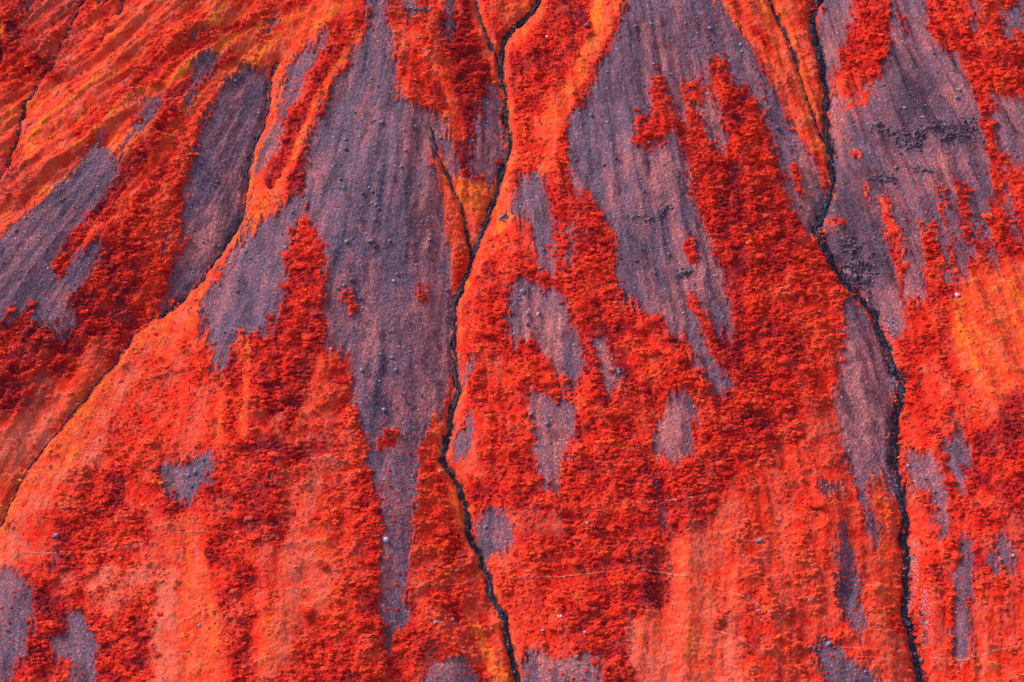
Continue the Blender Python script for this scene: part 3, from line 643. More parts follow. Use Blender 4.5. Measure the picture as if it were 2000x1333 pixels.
# single boulders: first the ones read off the photograph (px, py, radius px, pale 0..1)
BO = [(654,216,4,.5),(694,221,4,.3),(731,236,5.5,.5),(745,240,5,.5),(738,169,4,.4),(726,154,4.5,.5),(812,248,5,.5),(924,277,5.5,.3),(674,273,4.5,.6),(675,292,5,.1),(785,327,5,.6),(792,295,4.5,.5),(860,270,4.5,.4),(827,98,4,.6),(819,74,4.5,.7),(841,14,4.5,.6),(849,86,3.5,.6),
 (728,375,6.5,.4),(721,368,4.5,.5),(735,381,4.5,.3),(672,368,5.5,.6),(664,366,4,.4),(733,402,6,.6),(727,398,4,.4),(740,408,4,.5),(733,430,5.5,.6),(571,415,4,.6),(912,331,4.5,.4),(922,346,4,.3),(123,356,4.5,.4),(120,393,5,.3),(125,388,3.5,.4),(159,312,4,.6),(425,356,6,.2),(420,363,3.5,.3),(481,307,4.5,.2),(459,159,6,.8),(452,154,3.5,.7),
 (1069,73,5.5,1),(1145,50,5.5,.5),(1241,52,5,.6),(1446,88,4.5,.8),(1448,102,4.5,.8),(1186,143,4.5,.5),(1186,174,4,.9),(1383,185,5.5,.6),(1154,226,6.5,.6),(1186,240,4,.9),(1267,279,4,.8),(1297,324,5.5,.6),(1203,310,5,.1),(1257,375,5,.2),(1356,361,6,.2),(1385,56,5,.8),
 (725,473,8,.4),(733,482,6.5,.2),(677,473,5.5,.5),(770,550,6,.95),(686,548,6.5,.3),(760,472,5,.5),(839,469,6,.4),(704,585,6,.1),(873,568,6,.1),(743,693,5,.4),(765,700,5,.6),(706,725,6,.5),(773,725,6,.4),(750,801,5,.7),
 (429,482,6.5,.05),(464,570,6,.1),(466,548,4.5,.3),(490,506,4.5,.5),(226,781,3.5,.9),(218,801,3.5,.8),(373,816,3.5,.6),(1021,572,8,.5),(1016,585,4.5,.4),(1030,613,6,.7),(1051,615,5.5,.9),(1030,634,5.5,.3),(1014,578,4.5,.4),(1307,499,7,.2),(1278,534,6,.3),(1338,534,8,.15),(1330,538,5,.2),(1346,531,5,.2),(1243,511,6,.1),(1067,829,5.5,.7),(1036,810,5,.5),(1062,489,5.5,.3),(1054,568,4.5,.4),(1209,728,6,.6),
 (1647,646,5,.8),(1870,577,6,.95),(1664,850,4,.3),(1910,725,3.5,.8),(110,1046,6,.7),(105,1049,3.5,.6),(111,1064,4,.4),(381,924,5.5,.6),(374,950,6,.5),(390,1222,4.5,.6),(366,1273,3.5,.4),(235,1092,3.5,.8),(397,898,4.5,.2),(754,1056,7,.95),(859,922,4.5,.9),(902,1086,4,.5),(890,1115,4.5,.5),(718,1117,3.5,.8),(838,1116,4,.6),(851,1217,5,.7),(884,1210,4.5,.7),(948,1030,5,.7),
 (1096,1206,5.5,.9),(1091,1204,3.5,.7),(1060,1231,4,.9),(1142,1236,4,.8),(1147,1022,3.5,.9),(1147,1175,3.5,.8),(1484,1056,6,.6),(1478,1058,3.5,.5),(1481,1194,4.5,.6),(1452,1087,3.5,.5),(1398,1003,3.5,.4),(1127,1283,4.5,.7),(1813,962,5.5,.4),(1824,962,5,.4),(1807,936,4.5,.2),(1540,1200,4.5,.4),(1979,1087,5,.9),(1799,1291,6,.4),(1581,1173,4,.8),(1618,1259,7,.7),
 (1519,251,6.5,.2),(1562,403,6,.1),(1873,177,6.5,.6),(1868,192,5.5,.5),(1767,213,5,.8),(1750,329,5,.4),(1549,363,4.5,.4),(1823,105,5,.4)]
# remaining large boulders, thrown at random over the bare stone
q = rng.uniform(0, 2000, 9000); w_ = rng.uniform(0, 1333, 9000)  # photograph pixels
x_, y_, z_ = onhill(q, w_); sc_ = grd(F['scree'], x_, y_); dn_ = grd(F['dn'], x_, y_)
cl_ = fbm(q/40, w_/40, 3, 110)
k = np.where((sc_ > .9) & (dn_ > 10) & (cl_+rng.uniform(-.4, .4, 9000) > 0))[0]
for i in k:
    if len(BO) >= 300: break
    if min((q[i]-b_[0])**2+(w_[i]-b_[1])**2 for b_ in BO) < 64: continue
    BO.append((float(q[i]), float(w_[i]), float(np.clip(2.6*np.exp(rng.normal(.1, .3)), 2.2, 5.2)), float(rng.uniform(.1, .8))))

ZONES_ROCK = [(730,40,"on the narrow neck above the central scree"),(715,130,"at the apex of the central scree"),(670,250,"on the upper left of the central scree"),(750,250,"in the upper middle of the central scree"),(850,260,"on the rusty shelf beneath the dark triangle"),(945,280,"on bare stone left of the forked stream"),
 (660,370,"on the left edge of the central scree"),(740,385,"in the dense cluster mid central scree"),(820,380,"on the brown right flank of the central scree"),(660,500,"beside the red shrub wall, central scree"),(740,490,"around the biggest boulder, central scree"),(840,500,"beside the orange wedge rill, central scree"),(700,590,"near the red tuft island, central scree"),(780,600,"in the middle of the central scree"),(860,620,"between central scree and black stream"),
 (700,720,"on the lower left of the central scree"),(775,720,"on the lower middle of the central scree"),(760,820,"where the central scree narrows"),(770,930,"at the top of the spotted gravel tail"),(775,1050,"halfway down the spotted gravel tail"),(770,1170,"at the foot of the spotted gravel tail"),
 (120,370,"on the upper part of the far left scree"),(50,480,"on the middle of the far left scree"),(40,570,"on the lower part of the far left scree"),(120,600,"on the far left scree's ragged tail"),(460,170,"at the top of the creekside scree"),(430,280,"on the upper creekside scree"),(420,370,"on the middle creekside scree"),(410,490,"on the rusty foot of the creekside scree"),(600,110,"on the thin slanting stone finger"),(515,290,"on the rusty strip right of the creek"),
 (530,450,"on top of the scree below the creek"),(490,540,"mid scree below the creek"),(450,640,"at the fringe of the scree below the creek"),(830,60,"in the mottled turf of the top triangle"),(1080,60,"on the orange turf ridge, top"),
 (1260,40,"at the top left of the broad scree"),(1350,50,"at the top middle of the broad scree"),(1430,80,"at the top right of the broad scree"),(1180,150,"on the upper left edge of the broad scree"),(1250,170,"left of the shrub spire on the broad scree"),(1390,200,"right of the orange shrub clump, broad scree"),(1480,170,"on the long strip beside the orange slope"),(1560,380,"on the pink foot of the long strip"),
 (1150,260,"on the middle left of the broad scree"),(1220,310,"beneath the shrub island, broad scree"),(1300,350,"on the pink apron of the broad scree"),(1200,400,"above the tall shrubs, broad scree"),(1300,440,"amid the ledges of the broad scree"),(1250,520,"on the dark stony lower broad scree"),(1350,540,"on the lower right of the broad scree"),(1260,590,"at the lower fringe of the broad scree"),(1380,650,"on the last slanting finger of broad scree"),
 (1040,380,"on the stones beside the yellow moss"),(1060,490,"on the thin stony gap between shrubs"),(1030,590,"on the upper oval scree among shrubs"),(1080,660,"on the lower oval scree among shrubs"),(1070,840,"on the pink column scree among shrubs"),(1205,730,"in the small clearing with exposed rock"),(1320,830,"on the cracked pale slip among shrubs"),
 (1630,80,"on bare ground right of the black stream, top"),(1770,80,"at the top of the dark cone"),(1780,200,"on the dark cone above the long ledge"),(1870,180,"on the right shoulder of the dark cone"),(1750,330,"below the long ledge on the dark cone"),(1850,330,"below the right ledge tips"),(1680,420,"on purple ground at the stream bend"),(1740,520,"near the black outcrop by the stream"),(1960,250,"on the far right stony strip"),(1970,50,"in the top right corner"),
 (1690,640,"at the top of the long pink bank"),(1680,760,"on the middle of the long pink bank"),(1690,880,"at the foot of the long pink bank"),(1880,600,"on the orange bowl at the right"),(1820,940,"on stony turf right of the black stream"),(1870,900,"on the small grey tongue, lower right"),(1960,1080,"on the grey patch near the right border"),(1880,1180,"on the long grey streak, bottom right"),(1800,1290,"beside the stream at the lower right"),
 (360,930,"on the heart shaped grey patch"),(110,1050,"in the shrubs above the lower left corner"),(30,1200,"on the grey corner patch, lower left"),(155,1280,"on the second grey patch, lower left"),(380,1240,"on the smooth orange lawn"),(230,800,"on salmon turf below the left creek"),(240,1090,"beside the upper footpath"),(960,1030,"on the small grey patch right of the stream"),(870,1100,"on turf left of the lower middle stream"),(870,1310,"on the rounded bottom patch left of stream"),(1100,1310,"on the bottom patch right of the stream"),
 (1090,1210,"on the red thicket above the bottom patch"),(1145,1020,"in the dark red thicket, centre bottom"),(1460,1060,"on the salmon slope, lower right"),(1500,1200,"near the lower right footpath"),(1610,960,"on the tiny grey patch in orange shrubs"),(1660,1130,"on the broken grey streak left of the stream"),(1640,1290,"on the bottom grey patch in the turf")]
ORD = ["topmost","second from top","third from top","fourth from top","fifth from top","sixth from top","seventh from top","eighth from top","ninth from top","tenth from top","eleventh from top","twelfth from top","thirteenth from top","fourteenth from top","fifteenth from top"]
def name_by_zone(items, zones, words, noun):
    # items (px, py, ...) -> unique labels: look, rank down the zone, and where it lies
    zi = {}
    for i, it in enumerate(items):
        z = min(range(len(zones)), key=lambda j: (zones[j][0]-it[0])**2+(zones[j][1]-it[1])**2); zi.setdefault(z, []).append(i)
    lab = [None]*len(items)
    for z, L in zi.items():
        L.sort(key=lambda i: items[i][1])
        for r_, i in enumerate(L):
            place = zones[z][2]; w1 = words(items[i])
            if len(L) == 1: lab[i] = f"{w1} {noun} {place}"
            else:
                w1 = w1.replace('mid-sized ', '').replace('bright orange', 'orange')
                lab[i] = f"{w1} {noun}, {'lowest' if r_ == len(L)-1 else ORD[min(r_, 14)]}, {place}"
                if len(lab[i].split()) > 16: lab[i] = lab[i].replace('small ', '', 1) if lab[i].startswith('small') else lab[i].replace('large ', '', 1)
                if len(lab[i].split()) > 16: lab[i] = lab[i].replace(' from top', '')
    return lab
def rock_words(it): return ("large " if it[2] > 5.6 else "small " if it[2] < 3.9 else "mid-sized ")+("pale lilac" if it[3] > .75 else "dark" if it[3] < .25 else "grey")
labs = name_by_zone(BO, ZONES_ROCK, rock_words, "boulder")
bx, by, bz = onhill([b_[0] for b_ in BO], [b_[1] for b_ in BO])
for i, b_ in enumerate(BO):
    o = bpy.data.objects.new("boulder", ROCK[i % 8]); COL.objects.link(o)
    r_ = b_[2]*.2*.9
    o.location = (bx[i], by[i], bz[i]+r_*.25); o.rotation_euler = (rng.uniform(-.4, .4)+.3, rng.uniform(-.4, .4), rng.uniform(0, 6.28))
    o.scale = (r_*rng.uniform(.85, 1.25), r_*rng.uniform(.75, 1.1), r_*rng.uniform(.8, 1.1)); o['tint'] = float(b_[3])*.85
    tag(o, labs[i], "boulder", "boulders lying on the scree and turf")

# ------------------------------------------------------------------ single large shrubs (px, py, radius px, tint, squash)
SH = [(1132,598,21,.60),(1150,615,16,.4),(1275,625,24,.62),(1250,640,15,.66),(1300,685,20,.68),(1325,700,18,.60),(1275,690,18,.55),(1045,700,20,.58),(1030,690,13,.5),(1065,712,15,.52),(1020,738,13,.5),(1070,745,14,.62),(1085,768,16,.66),(1060,540,16,.6),(1040,525,14,.66),(1112,560,13,.66),(1105,540,10,.7),
 (1645,434,12,.5),(1630,428,9,.62),(1672,302,9,.5),(1662,273,6,.5),(1765,35,6,.52),(1766,60,6,.45),(1350,165,15,.64),(1340,190,12,.6),(1365,180,11,.66),(1281,132,7,.55),(1285,150,10,.5),(1292,172,11,.4),(1300,195,12,.42),(1265,262,15,.6),(1245,270,12,.62),(1285,265,11,.62),(1250,230,10,.5),(1243,215,7,.5),(1275,240,12,.52),
 (680,590,9,.66),(690,600,7,.7),(635,1105,15,.36),(313,1200,8,.4),(305,1278,11,.26),(1340,487,10,.62),(1352,500,9,.5),(1352,585,9,.56),(1364,610,11,.5),(1375,635,12,.45),(1815,470,11,.55),(1812,500,12,.45),(420,930,13,.62),(405,950,9,.5),(1345,905,17,.66),(1360,890,12,.55),(1590,985,18,.62),(1945,1160,14,.6),(855,1005,17,.6),(862,1040,15,.62),(840,1060,12,.55),(600,1195,18,.56),(610,1010,12,.45),(570,1000,9,.35),
 (1180,470,15,.5),(1155,440,14,.56),(1170,420,12,.62),(1185,500,13,.45),(1160,520,14,.5),(1190,545,13,.5),(1130,480,11,.6),(1075,480,10,.62),(1090,470,8,.66),(1095,400,9,.62),(1100,440,9,.6),(430,750,9,.5),(455,690,9,.4),(458,720,9,.36),(450,760,9,.4),(662,720,10,.45),(668,745,12,.42),(560,500,15,.66),(600,470,13,.62),(585,520,16,.58),(560,560,15,.6),(590,560,16,.4),(560,600,16,.3),(595,610,15,.42),(570,650,17,.4),(540,690,15,.36),(530,620,12,.45),(612,520,11,.5),(600,660,15,.6),
 (832,558,7,.5),(822,572,8,.45),(1880,360,8,.5),(1885,385,9,.42),(1890,415,9,.5),(1833,365,5,.6),(1840,400,7,.5),(1847,430,7,.5),(1690,365,5,.66),(1693,385,6,.5),(1733,395,9,.5),(1737,420,9,.46),(1747,455,10,.5),(1755,490,10,.45),(1762,525,10,.5),(1742,320,4,.7),(955,690,12,.66),(950,650,14,.6),(975,600,16,.62),(960,560,14,.64),(985,570,12,.6),(940,720,13,.6),(965,760,16,.66),(990,720,13,.55),(950,800,14,.6),(985,830,14,.4),(920,930,12,.66),(1000,880,12,.5)]
q = rng.uniform(0, 2000, 60000); w_ = rng.uniform(0, 1333, 60000)
x_, y_, z_ = onhill(q, w_); ta_ = grd(F['tall'], x_, y_); ti_ = grd(F['tint'], x_, y_); sc_ = grd(F['scree'], x_, y_); dn_ = grd(F['dn'], x_, y_)
ns0 = len(SH)
for i in np.where((ta_ > .85) & (dn_ > 22))[0]:
    if len(SH) >= 232: break
    r_ = rng.uniform(9, 13.5)
    if min((q[i]-s[0])**2+(w_[i]-s[1])**2 for s in SH) < (r_*1.3+16)**2: continue
    SH.append((float(q[i]), float(w_[i]), float(r_), float(np.clip(ti_[i]+rng.uniform(-.08, .12), .15, .75))))
# separate round bushes dotting the gravel tail and the grey patches
for i in np.where(sc_ > .85)[0]:
    if len(SH) >= 300: break
    if not ((715 < q[i] < 812 and 860 < w_[i] < 1240) or (300 < q[i] < 420 and w_[i] > 880 and w_[i] < 990) or (q[i] < 190 and w_[i] > 1120) or (w_[i] > 1260 and 820 < q[i] < 1180) or (930 < q[i] < 1000 and 980 < w_[i] < 1080) or (1590 < q[i] < 1700 and w_[i] > 1020)): continue
    r_ = rng.uniform(3.2, 5)
    if min((q[i]-s[0])**2+(w_[i]-s[1])**2 for s in SH) < (r_*2+5)**2: continue
    SH.append((float(q[i]), float(w_[i]), float(r_), float(rng.uniform(.42, .72))))
ZONES_SHRUB = [(60,650,"in the far left maroon thicket"),(200,560,"below the far left scree"),(250,470,"on the slope left of the creekside scree"),(180,480,"beside the far left scree edge"),(300,400,"in the slanting red band, upper left"),(30,60,"in the top left corner"),(350,180,"near the grey speckled turf, upper left"),(620,150,"left of the central scree apex"),(570,300,"on the dark band left of central scree"),(600,480,"at the top of the shrub wall left of central scree"),(570,560,"on the upper middle of that left shrub wall by the central scree"),(560,660,"on the lower part of the shrub wall by the central scree"),
 (530,740,"in the maroon thicket below the shrub wall"),(450,720,"on the small red column below creek scree"),(665,735,"on the red spire by the lower central scree"),(620,830,"between lower scree and brown slope"),(480,860,"in the brown red slope, left of centre"),(350,800,"on the turf above the heart shaped patch"),(420,940,"beside the heart shaped grey patch"),(480,960,"below and right of the heart shaped patch"),(250,950,"left of the heart shaped patch"),(130,1000,"above the upper footpath, left"),(360,930,"inside the heart shaped grey patch"),(80,1150,"between the two lower left grey patches"),(30,1200,"on the grey corner patch, lower left"),(155,1270,"on the second grey patch, lower left"),(240,1200,"right of the lower left grey patches"),(230,1290,"at the bottom left border"),(310,1240,"at the salmon lawn's left side"),(450,1060,"just below the footpath on the orange lawn"),(480,1220,"right of the smooth orange lawn"),
 (600,1010,"on the orange slope left of gravel tail"),(640,1110,"beside the pale lawn, lower centre left"),(600,1200,"in ribbed shrubs left of the gravel tail"),(680,1200,"close left of the gravel tail's foot"),(600,1290,"on the bottom border left of gravel tail"),(720,1290,"below the gravel tail"),(690,900,"left of the gravel tail's top"),(690,1020,"left of the gravel tail's middle"),(760,900,"on the gravel tail's top"),(770,980,"on the upper gravel tail"),(775,1050,"on the middle gravel tail"),(770,1130,"on the lower gravel tail"),(770,1200,"on the gravel tail's foot"),(850,1010,"between gravel tail and black stream"),(850,1100,"just above the path left of the stream"),(840,1200,"below the path left of the stream"),(870,1310,"on the rounded bottom patch"),(1100,1310,"on the wide bottom patch"),
 (880,90,"in the dark triangle, top"),(910,230,"at the dark triangle's lower tip"),(825,565,"on the red streak right in central scree"),(684,595,"on the tuft island of the central scree"),(1080,50,"on the ridge right of the forked stream"),(1040,180,"below the forked stream's right ridge"),(1090,420,"on the thin shrub ridge above the ovals"),(1050,535,"above the oval scree"),(1110,555,"at the oval scree's upper right corner"),(1160,430,"at the top of the tall central shrubs"),(1175,520,"in the middle of the tall central shrubs"),(1140,605,"at the big domed crown beside the oval scree"),(970,570,"right of the black stream, mid height"),(960,680,"right of the stream's straight reach"),(1040,700,"on the shrub island between two grey ovals"),(1080,765,"above the pink column scree"),(970,820,"right of the stream's lower reach"),(980,930,"right of the stream's lower bend"),(965,1030,"on the small grey patch right of stream"),(1140,700,"between oval and small rock clearing"),(1150,820,"right of the pink column scree"),(1150,920,"below the pink column scree"),(1270,640,"at the foot of the broad scree"),(1305,700,"beneath the broad scree's last finger"),(1240,830,"left of the cracked pale slip"),(1350,900,"at the foot of the cracked pale slip"),(1260,950,"below the cracked pale slip"),(1100,1050,"in the maroon heath, centre bottom"),(1250,1060,"in the dark heath above the centre path"),(1100,1180,"below the centre path"),(1240,1190,"at the thicket's bottom right edge"),
 (1287,155,"on the shrub spire of the broad scree"),(1262,250,"on the shrub island of the broad scree"),(1350,178,"in the orange clump on broad scree"),(1346,493,"on the lone clump low on broad scree"),(1363,610,"on the slanting red finger, broad scree"),(1400,150,"on the broken crest above the great thicket"),(1400,300,"at the great thicket's top left"),(1470,250,"at the great thicket's top"),(1480,380,"in the great thicket's upper part"),(1430,480,"on the great thicket's left edge"),(1530,480,"in the great thicket's upper right"),(1480,570,"in the heart of the great thicket"),(1600,570,"on the great thicket's right edge"),(1440,680,"at the great thicket's left waist"),(1540,680,"in the great thicket's lower middle"),(1420,800,"below the slanting red finger"),(1520,800,"in the great thicket's foot"),(1590,850,"left of the long pink bank"),(1400,900,"right of the cracked pale slip"),(1590,985,"beneath the tiny grey patch"),(1500,950,"on the orange slope below the thicket"),(1650,1130,"on the broken grey streak, lower right"),(1560,1150,"left of the broken grey streak"),
 (1640,432,"at the black stream's sharp bend"),(1667,290,"in the pair on purple ground by stream"),(1766,48,"in the lone column on the dark cone"),(1690,50,"in the red patch left of dark cone"),(1690,130,"low in the red patch left of dark cone"),(1860,50,"top right of the dark cone"),(1960,130,"in the upper right corner thicket"),(1690,375,"on the thin red finger below the ledge"),(1740,420,"on the first long red finger"),(1757,500,"on the first long finger's foot"),(1815,485,"between the two grey rills, right"),(1840,395,"on the narrow middle finger"),(1885,390,"on the stout right finger"),(1940,300,"on the long strip at the far right"),(1900,500,"above the orange bowl"),(1800,650,"between orange bowl and stream"),(1960,850,"in the dark thicket at right border"),(1850,800,"below the orange bowl"),(1930,950,"right of the small grey tongue"),(1800,1100,"right of the lower black stream"),(1945,1160,"in the bottom right heath"),(1900,1280,"in the bottom right corner")]
def shrub_words(it): return ("large " if it[2] > 13 else "little " if it[2] < 6 else "")+("maroon" if it[3] < .3 else "crimson" if it[3] < .42 else "red" if it[3] < .54 else "orange-red" if it[3] < .64 else "bright orange")
labs = name_by_zone(SH, ZONES_SHRUB, shrub_words, "shrub")
sxx, syy, szz = onhill([s[0] for s in SH], [s[1] for s in SH])
SR = np.array([s[2]*.2 for s in SH])
for i, s in enumerate(SH):
    big_ = s[2] > 6
    o = bpy.data.objects.new("shrub", BIG[i % 6] if big_ else SMALL[i % 6]); COL.objects.link(o); r_ = SR[i]
    o.location = (sxx[i], syy[i], szz[i]-.15*r_); o.rotation_euler = (0, 0, rng.uniform(-.5, .5)+(3.14 if rng.random() < .5 else 0))
    o.scale = (r_*rng.uniform(.95, 1.15), r_*rng.uniform(.8, 1.0), r_*(rng.uniform(.55, .8) if big_ else rng.uniform(.7, 1)))
    o['tint'] = float(s[3]); o['pale'] = float(rng.uniform(0, .12))
    tag(o, labs[i], "shrub", "shrubs growing on the hillside")

# ------------------------------------------------------------------ shrub cover
def cover(name, sp, seed, want, size, tall_pow, label, zs=(.5, .9), wide=1.35, dti=0):
    a, b_, r = jitter(sp, seed)
    T = grd(F['tall'], a, b_); keep = want(a, b_, T, r)
    a, b_, T = a[keep], b_[keep], T[keep]
    z = zat(a, b_)
    # leave room for the single shrubs
    ok = np.ones(len(a), bool)
    for X0, Y0, R0 in zip(sxx, syy, SR): ok &= ((a-X0)**2+(b_-Y0)**2) > (R0*.7)**2
    a, b_, T, z = a[ok], b_[ok], T[ok], z[ok]; n_ = len(a)
    s = size(T, r, n_)
    sc3 = np.stack([s*wide*r.uniform(.8, 1.25, n_), s*r.uniform(.75, 1.05, n_), s*r.uniform(zs[0], zs[1], n_)], -1)
    rot = np.stack([np.full(n_, .12), r.uniform(-.15, .15, n_), r.uniform(-.45, .45, n_)+np.where(r.random(n_) < .5, 3.14, 0)], -1)
    ti = np.clip(grd(F['tint'], a, b_)+r.normal(0, .12, n_)+dti, .02, 1); pa = np.clip(grd(F['pale'], a, b_)*.8+r.normal(0, .06, n_), 0, 1)
    print(name, n_)
    scatter(name, np.stack([a, b_, z-.12*s], -1), rot, sc3, ti, pa, r.integers(0, 6, n_), SMALL, label, "shrubs")
cover("shrub_cover", .95, 501, lambda a, b_, T, r: (T > .3+.25*r.random(len(a))) & (grd(F['dn'], a, b_) > 6), lambda T, r, n_: (.36+.28*T)*np.exp(r.normal(0, .38, n_)), 1, "dense mat of red and orange shrubs covering the slopes")
cover("low_scrub", .85, 502, lambda a, b_, T, r: (grd(F['scree'], a, b_) < .5) & (T < .55) & (r.random(len(a)) < .34+1.0*T+.3*(fbm(a/4, b_/4, 2, 130) > .1)) & (grd(F['dn'], a, b_) > 5), lambda T, r, n_: (.19+.12*T)*np.exp(r.normal(0, .4, n_)), 1, "low orange scrub dotted through the open turf", zs=(.35, .7), dti=-.06)
def sparse(a, b_, T, r):
    sc = grd(F['scree'], a, b_); sw = grd(F['sw'], a, b_); q, w_ = grd(F['px'], a, b_), grd(F['py'], a, b_)
    p = .9*ss(.95, .35, sw)+.06
    spot = lambda x, y, u, v, k: k*np.exp(-((q-x)/u)**2-((w_-y)/v)**2)
    p = p+spot(1680,215,40,45,.6)+spot(1800,400,100,80,1.1)+spot(1320,60,60,60,.3)+spot(770,1000,50,180,.35)+spot(840,560,40,90,.3)+spot(1100,810,40,60,.35)+spot(1320,860,60,60,.3)+spot(40,560,60,60,.25)+spot(1280,300,50,60,.2)+spot(1340,170,60,60,.35)+spot(1660,1150,40,150,.3)+spot(1870,1150,90,150,.3)
    return (sc > .45) & (r.random(len(a)) < p*(.35+.9*(fbm(q/6, w_/14, 2, 140) > .05))) & (grd(F['dn'], a, b_) > 5)
a, b_, r = jitter(.9, 503); T = grd(F['tall'], a, b_); kk = sparse(a, b_, T, r); a, b_ = a[kk], b_[kk]; n_ = len(a); s = .24*r.uniform(.5, 1.6, n_)
print('tufts', n_)
scatter("tufts", np.stack([a, b_, zat(a, b_)], -1), np.stack([np.zeros(n_), np.zeros(n_), r.uniform(0, 6.28, n_)], -1), np.stack([s*1.3, s, s*.8], -1),
        np.clip(r.normal(.70, .15, n_), .3, 1), np.full(n_, .05), r.integers(0, 6, n_), SMALL, "small red and orange tufts sprinkled over the bare stone", "tufts")

# ------------------------------------------------------------------ loose stones
a, b_, r = jitter(.85, 504); q, w_ = grd(F['px'], a, b_), grd(F['py'], a, b_)
cl = fbm(q/45, w_/30, 3, 150)+.5*fbm(grd(F['c'], a, b_)/12, w_/80, 2, 155)
kk = (grd(F['scree'], a, b_) > .6) & (r.random(len(a)) < np.clip(.22+.30*cl, .05, .6)) & (grd(F['dn'], a, b_) > 5)
a, b_ = a[kk], b_[kk]; n_ = len(a); s = np.clip(.125*np.exp(r.normal(.15, .5, n_)), .08, .5)
print('stones', n_)
scatter("scree_stones", np.stack([a, b_, zat(a, b_)+.2*s], -1), np.stack([r.uniform(-.5, .5, n_), r.uniform(-.5, .5, n_), r.uniform(0, 6.28, n_)], -1), np.stack([s*1.2, s, s*.9], -1)*1.15,
        np.clip(r.normal(.42, .25, n_), 0, .95), np.zeros(n_), r.integers(0, 5, n_), PEB, "countless loose grey stones strewn over the scree", "stones")
# wet stones along the watercourses
pw = []
for (nm, wd, _), P in zip(STREAMS, SXY):
    for (ax, ay), (bx_, by_) in zip(P[:-1], P[1:]):
        L = math.hypot(bx_-ax, by_-ay); m_ = int(L*(3 if wd > 1.2 else 1.5)); t = rng.random(m_); off = rng.normal(0, wd*.52+.15, m_)
        pw.append(np.stack([ax+(bx_-ax)*t-(by_-ay)/L*off, ay+(by_-ay)*t+(bx_-ax)/L*off, np.full(m_, wd)], -1))
pw = np.concatenate(pw); pw = pw[np.abs(pw[:, 0]) < 245]; n_ = len(pw); s = rng.uniform(.12, .34, n_)*np.clip(pw[:, 2], .7, 1.5)
print('wet', n_)
scatter("wet_stones", np.stack([pw[:, 0], pw[:, 1], zat(pw[:, 0], pw[:, 1])+.18+.1*s], -1), rng.uniform(-.6, .6, (n_, 3))*np.array([1, 1, 5]), np.stack([s*1.2, s, s*.8], -1),
        np.where(rng.random(n_) < .05, .95, np.clip(rng.normal(.3, .22, n_), 0, .75)), np.zeros(n_), rng.integers(0, 4, n_), WETP, "black wet stones lining the beds of the streams", "stones")
# pale gravel bars beside the right stream
GB = [(1604,395,8,42),(1747,740,9,38),(1743,945,9,28),(1738,640,8,26),(1806,1205,7,75),(1785,1110,6,60),(1775,1190,6,40)]
pg = np.concatenate([np.stack([rng.normal(x, u*.8, int(u*v*.7)), rng.normal(y, v*.5, int(u*v*.7))], -1) for x, y, u, v in GB])
x_, y_, z_ = onhill(pg[:, 0], pg[:, 1]); n_ = len(x_); s = rng.uniform(.14, .32, n_)
scatter("gravel_bar_stones", np.stack([x_, y_, z_+.1*s], -1), rng.uniform(-.5, .5, (n_, 3))*np.array([1, 1, 6]), np.stack([s*1.2, s, s*.8], -1),
        np.clip(rng.normal(.62, .2, n_), 0, 1), np.zeros(n_), rng.integers(0, 5, n_), PEB, "pale grey gravel bars along the right hand stream", "gravel")

# ------------------------------------------------------------------ rock outcrops: broken ledges standing out of the slope
def outcrop(pts, hgt, dep, seed, label, bl=1.0):
    r = np.random.default_rng(seed); P = np.array(pts, float)
    Q = wiggle(pts, 5, seed, 2.2); x, y, z = onhill(Q[:, 0], Q[:, 1])
    V, Fc = [], []; v0 = 0
    n_ = len(x); env = np.sin(np.linspace(.12, math.pi-.12, n_))**.6; brk = np.clip(.55+1.6*fbm(np.arange(n_)/5.0, np.zeros(n_), 3, seed+7), .05, 1.2)
    I = []
    prof = [(-.9, -1.2), (-.75, -.1), (-.35, .45), (-.1, .85), (.15, 1.0), (.6, .75), (1.3, .1), (1.7, -1.0)]
    for j, (dy, dz) in enumerate(prof):
        jj = r.normal(0, .28, n_)+1.5*fbm(np.arange(n_)/3.5, np.full(n_, j*2.7), 3, seed+3)
        yy = y+dep*(dy+.5*jj)*1; zz = zat(x, yy)*.0+z+(dy*dep)*TS+hgt*env*brk*(dz+.7*jj*(1 if dz > 0 else 0))
        V.append(np.stack([x+r.normal(0, .12, n_), yy, zz], -1))
    V = np.stack(V, 1).reshape(-1, 3); K = len(prof); I = np.arange(n_*K).reshape(n_, K)
    f4 = np.stack([I[:-1, :-1], I[:-1, 1:], I[1:, 1:], I[1:, :-1]], -1).reshape(-1, 4)
    # angular blocks broken from the ledge, part of the same rock
    vs, fs = [V], [f4[:, [0, 1, 2]], f4[:, [0, 2, 3]]]; off = len(V)
    for k in range(int(n_*4.5*bl)):
        i = r.integers(0, n_); m_ = PEB[r.integers(0, 5)]; c_ = np.array([v.co[:] for v in m_.vertices]); tr = np.array([p.vertices[:] for p in m_.polygons])
        s = (.16+.75*r.random()**2.2)*min(hgt, 1.8)*.6; a_ = r.uniform(0, 6.28); rot = np.array([[math.cos(a_), -math.sin(a_), 0], [math.sin(a_), math.cos(a_), 0], [0, 0, 1]])
        bx_ = x[i]+r.normal(0, 1.1); by_ = y[i]+r.normal(-.2, 1.3)*dep
        vs.append((c_*s*np.array([1.4, .9, .8]))@rot.T+np.array([bx_, by_, zat(bx_, by_)+r.uniform(0, .5)*hgt*env[i]*brk[i]])); fs.append(tr+off); off += len(c_)
    me = mesh_np("rock_outcrop", np.concatenate(vs), np.concatenate(fs))
    tag(link(me, "rock_outcrop", mo), label, "rock outcrop", "rock outcrops breaking through the slope")
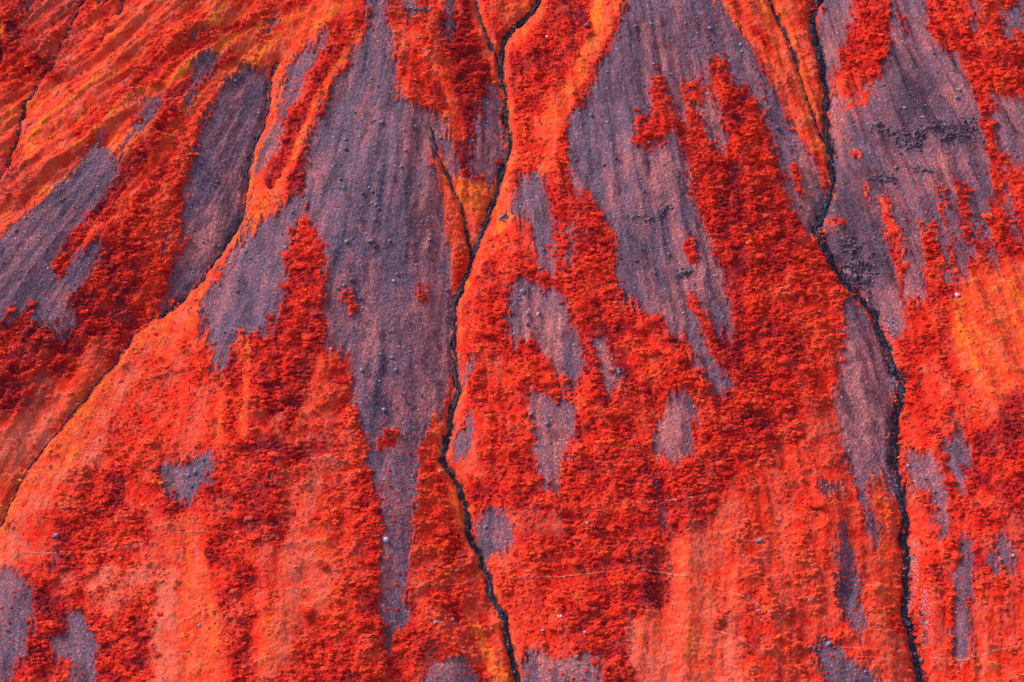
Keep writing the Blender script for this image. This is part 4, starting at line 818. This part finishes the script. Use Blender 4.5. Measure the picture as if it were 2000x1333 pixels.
OUT = [([(1700,242),(1725,252),(1750,265),(1775,270),(1800,262)],2.3,1.0,601,"long dark broken ledge crossing the middle of the dark cone"),
 ([(1790,258),(1815,250),(1840,247),(1868,250)],1.5,.8,602,"thin stepped ledge continuing right from the long dark ledge"),
 ([(1752,275),(1775,285),(1800,286)],1.8,1.0,603,"ragged lower step hanging beneath the long dark ledge"),
 ([(1835,276),(1855,270),(1875,265)],1.7,.9,604,"short black ledge low on the cone's right side"),
 ([(1886,235),(1898,255),(1912,272)],1.8,1.0,605,"slanting black crag at the right border of the dark cone"),
 ([(1835,238),(1850,241),(1862,247)],1.0,.7,606,"slim shadowed lip just above the thin stepped ledge"),
 ([(1700,345),(1722,352),(1748,350)],1.5,.9,607,"dark rubbly ledge above the thin red finger"),
 ([(1775,326),(1800,334),(1835,338)],.9,.6,608,"low crumbling ledge line above the orange tufts"),
 ([(1640,470),(1665,478),(1682,478)],2.2,1.2,609,"dark lumpy crag right of the stream's sharp bend"),
 ([(1645,535),(1668,548),(1700,548)],2.9,1.5,610,"black jagged outcrop beside the stream below its bend"),
 ([(1660,515),(1685,520),(1705,522)],1.8,1.1,611,"smaller broken crag directly above the black jagged outcrop"),
 ([(1325,335),(1330,355),(1335,375)],1.4,.8,612,"dark upright rubble rib beside the great thicket's left edge"),
 ([(1287,422),(1300,412),(1312,402)],1.6,.8,613,"tilted grey slab outcrop in the middle of the broad scree"),
 ([(1225,428),(1242,425),(1260,420)],.8,.6,614,"left hand small ledge in the broad scree"),
 ([(1258,432),(1270,430),(1280,431)],.9,.6,615,"knobbly outcrop between the left ledge and the tilted slab"),
 ([(1325,538),(1340,533),(1352,530)],1.4,.9,616,"dark knot of rock low on the broad scree's right side"),
 ([(1388,80),(1398,92),(1408,104)],1.1,.7,617,"thin dark rock rib above the broken shrub crest"),
 ([(1200,722),(1212,730),(1216,742)],1.5,.9,618,"rocky face exposed in the small shrub clearing"),
 ([(1276,925),(1281,945),(1284,958)],1.2,.7,619,"narrow dark cleft rock below the cracked pale slip"),
 ([(975,432),(984,424),(990,420)],1.2,.8,620,"dark mossy rock beside the yellow moss bank"),
 ([(845,22),(800,18),(785,20)],.9,.6,621,"dark rock lip near the top of the mottled triangle"),
 ([(1890,318),(1905,322),(1912,318)],.8,.6,622,"small grey ledge near the right end of the dark cone"),
 ([(1640,345),(1650,352),(1660,360)],.7,.5,623,"faint dark rib on purple ground right of the stream")]
for p, h_, d_, s_, l_ in OUT: outcrop(p, h_, d_, s_, l_)
print('done building')
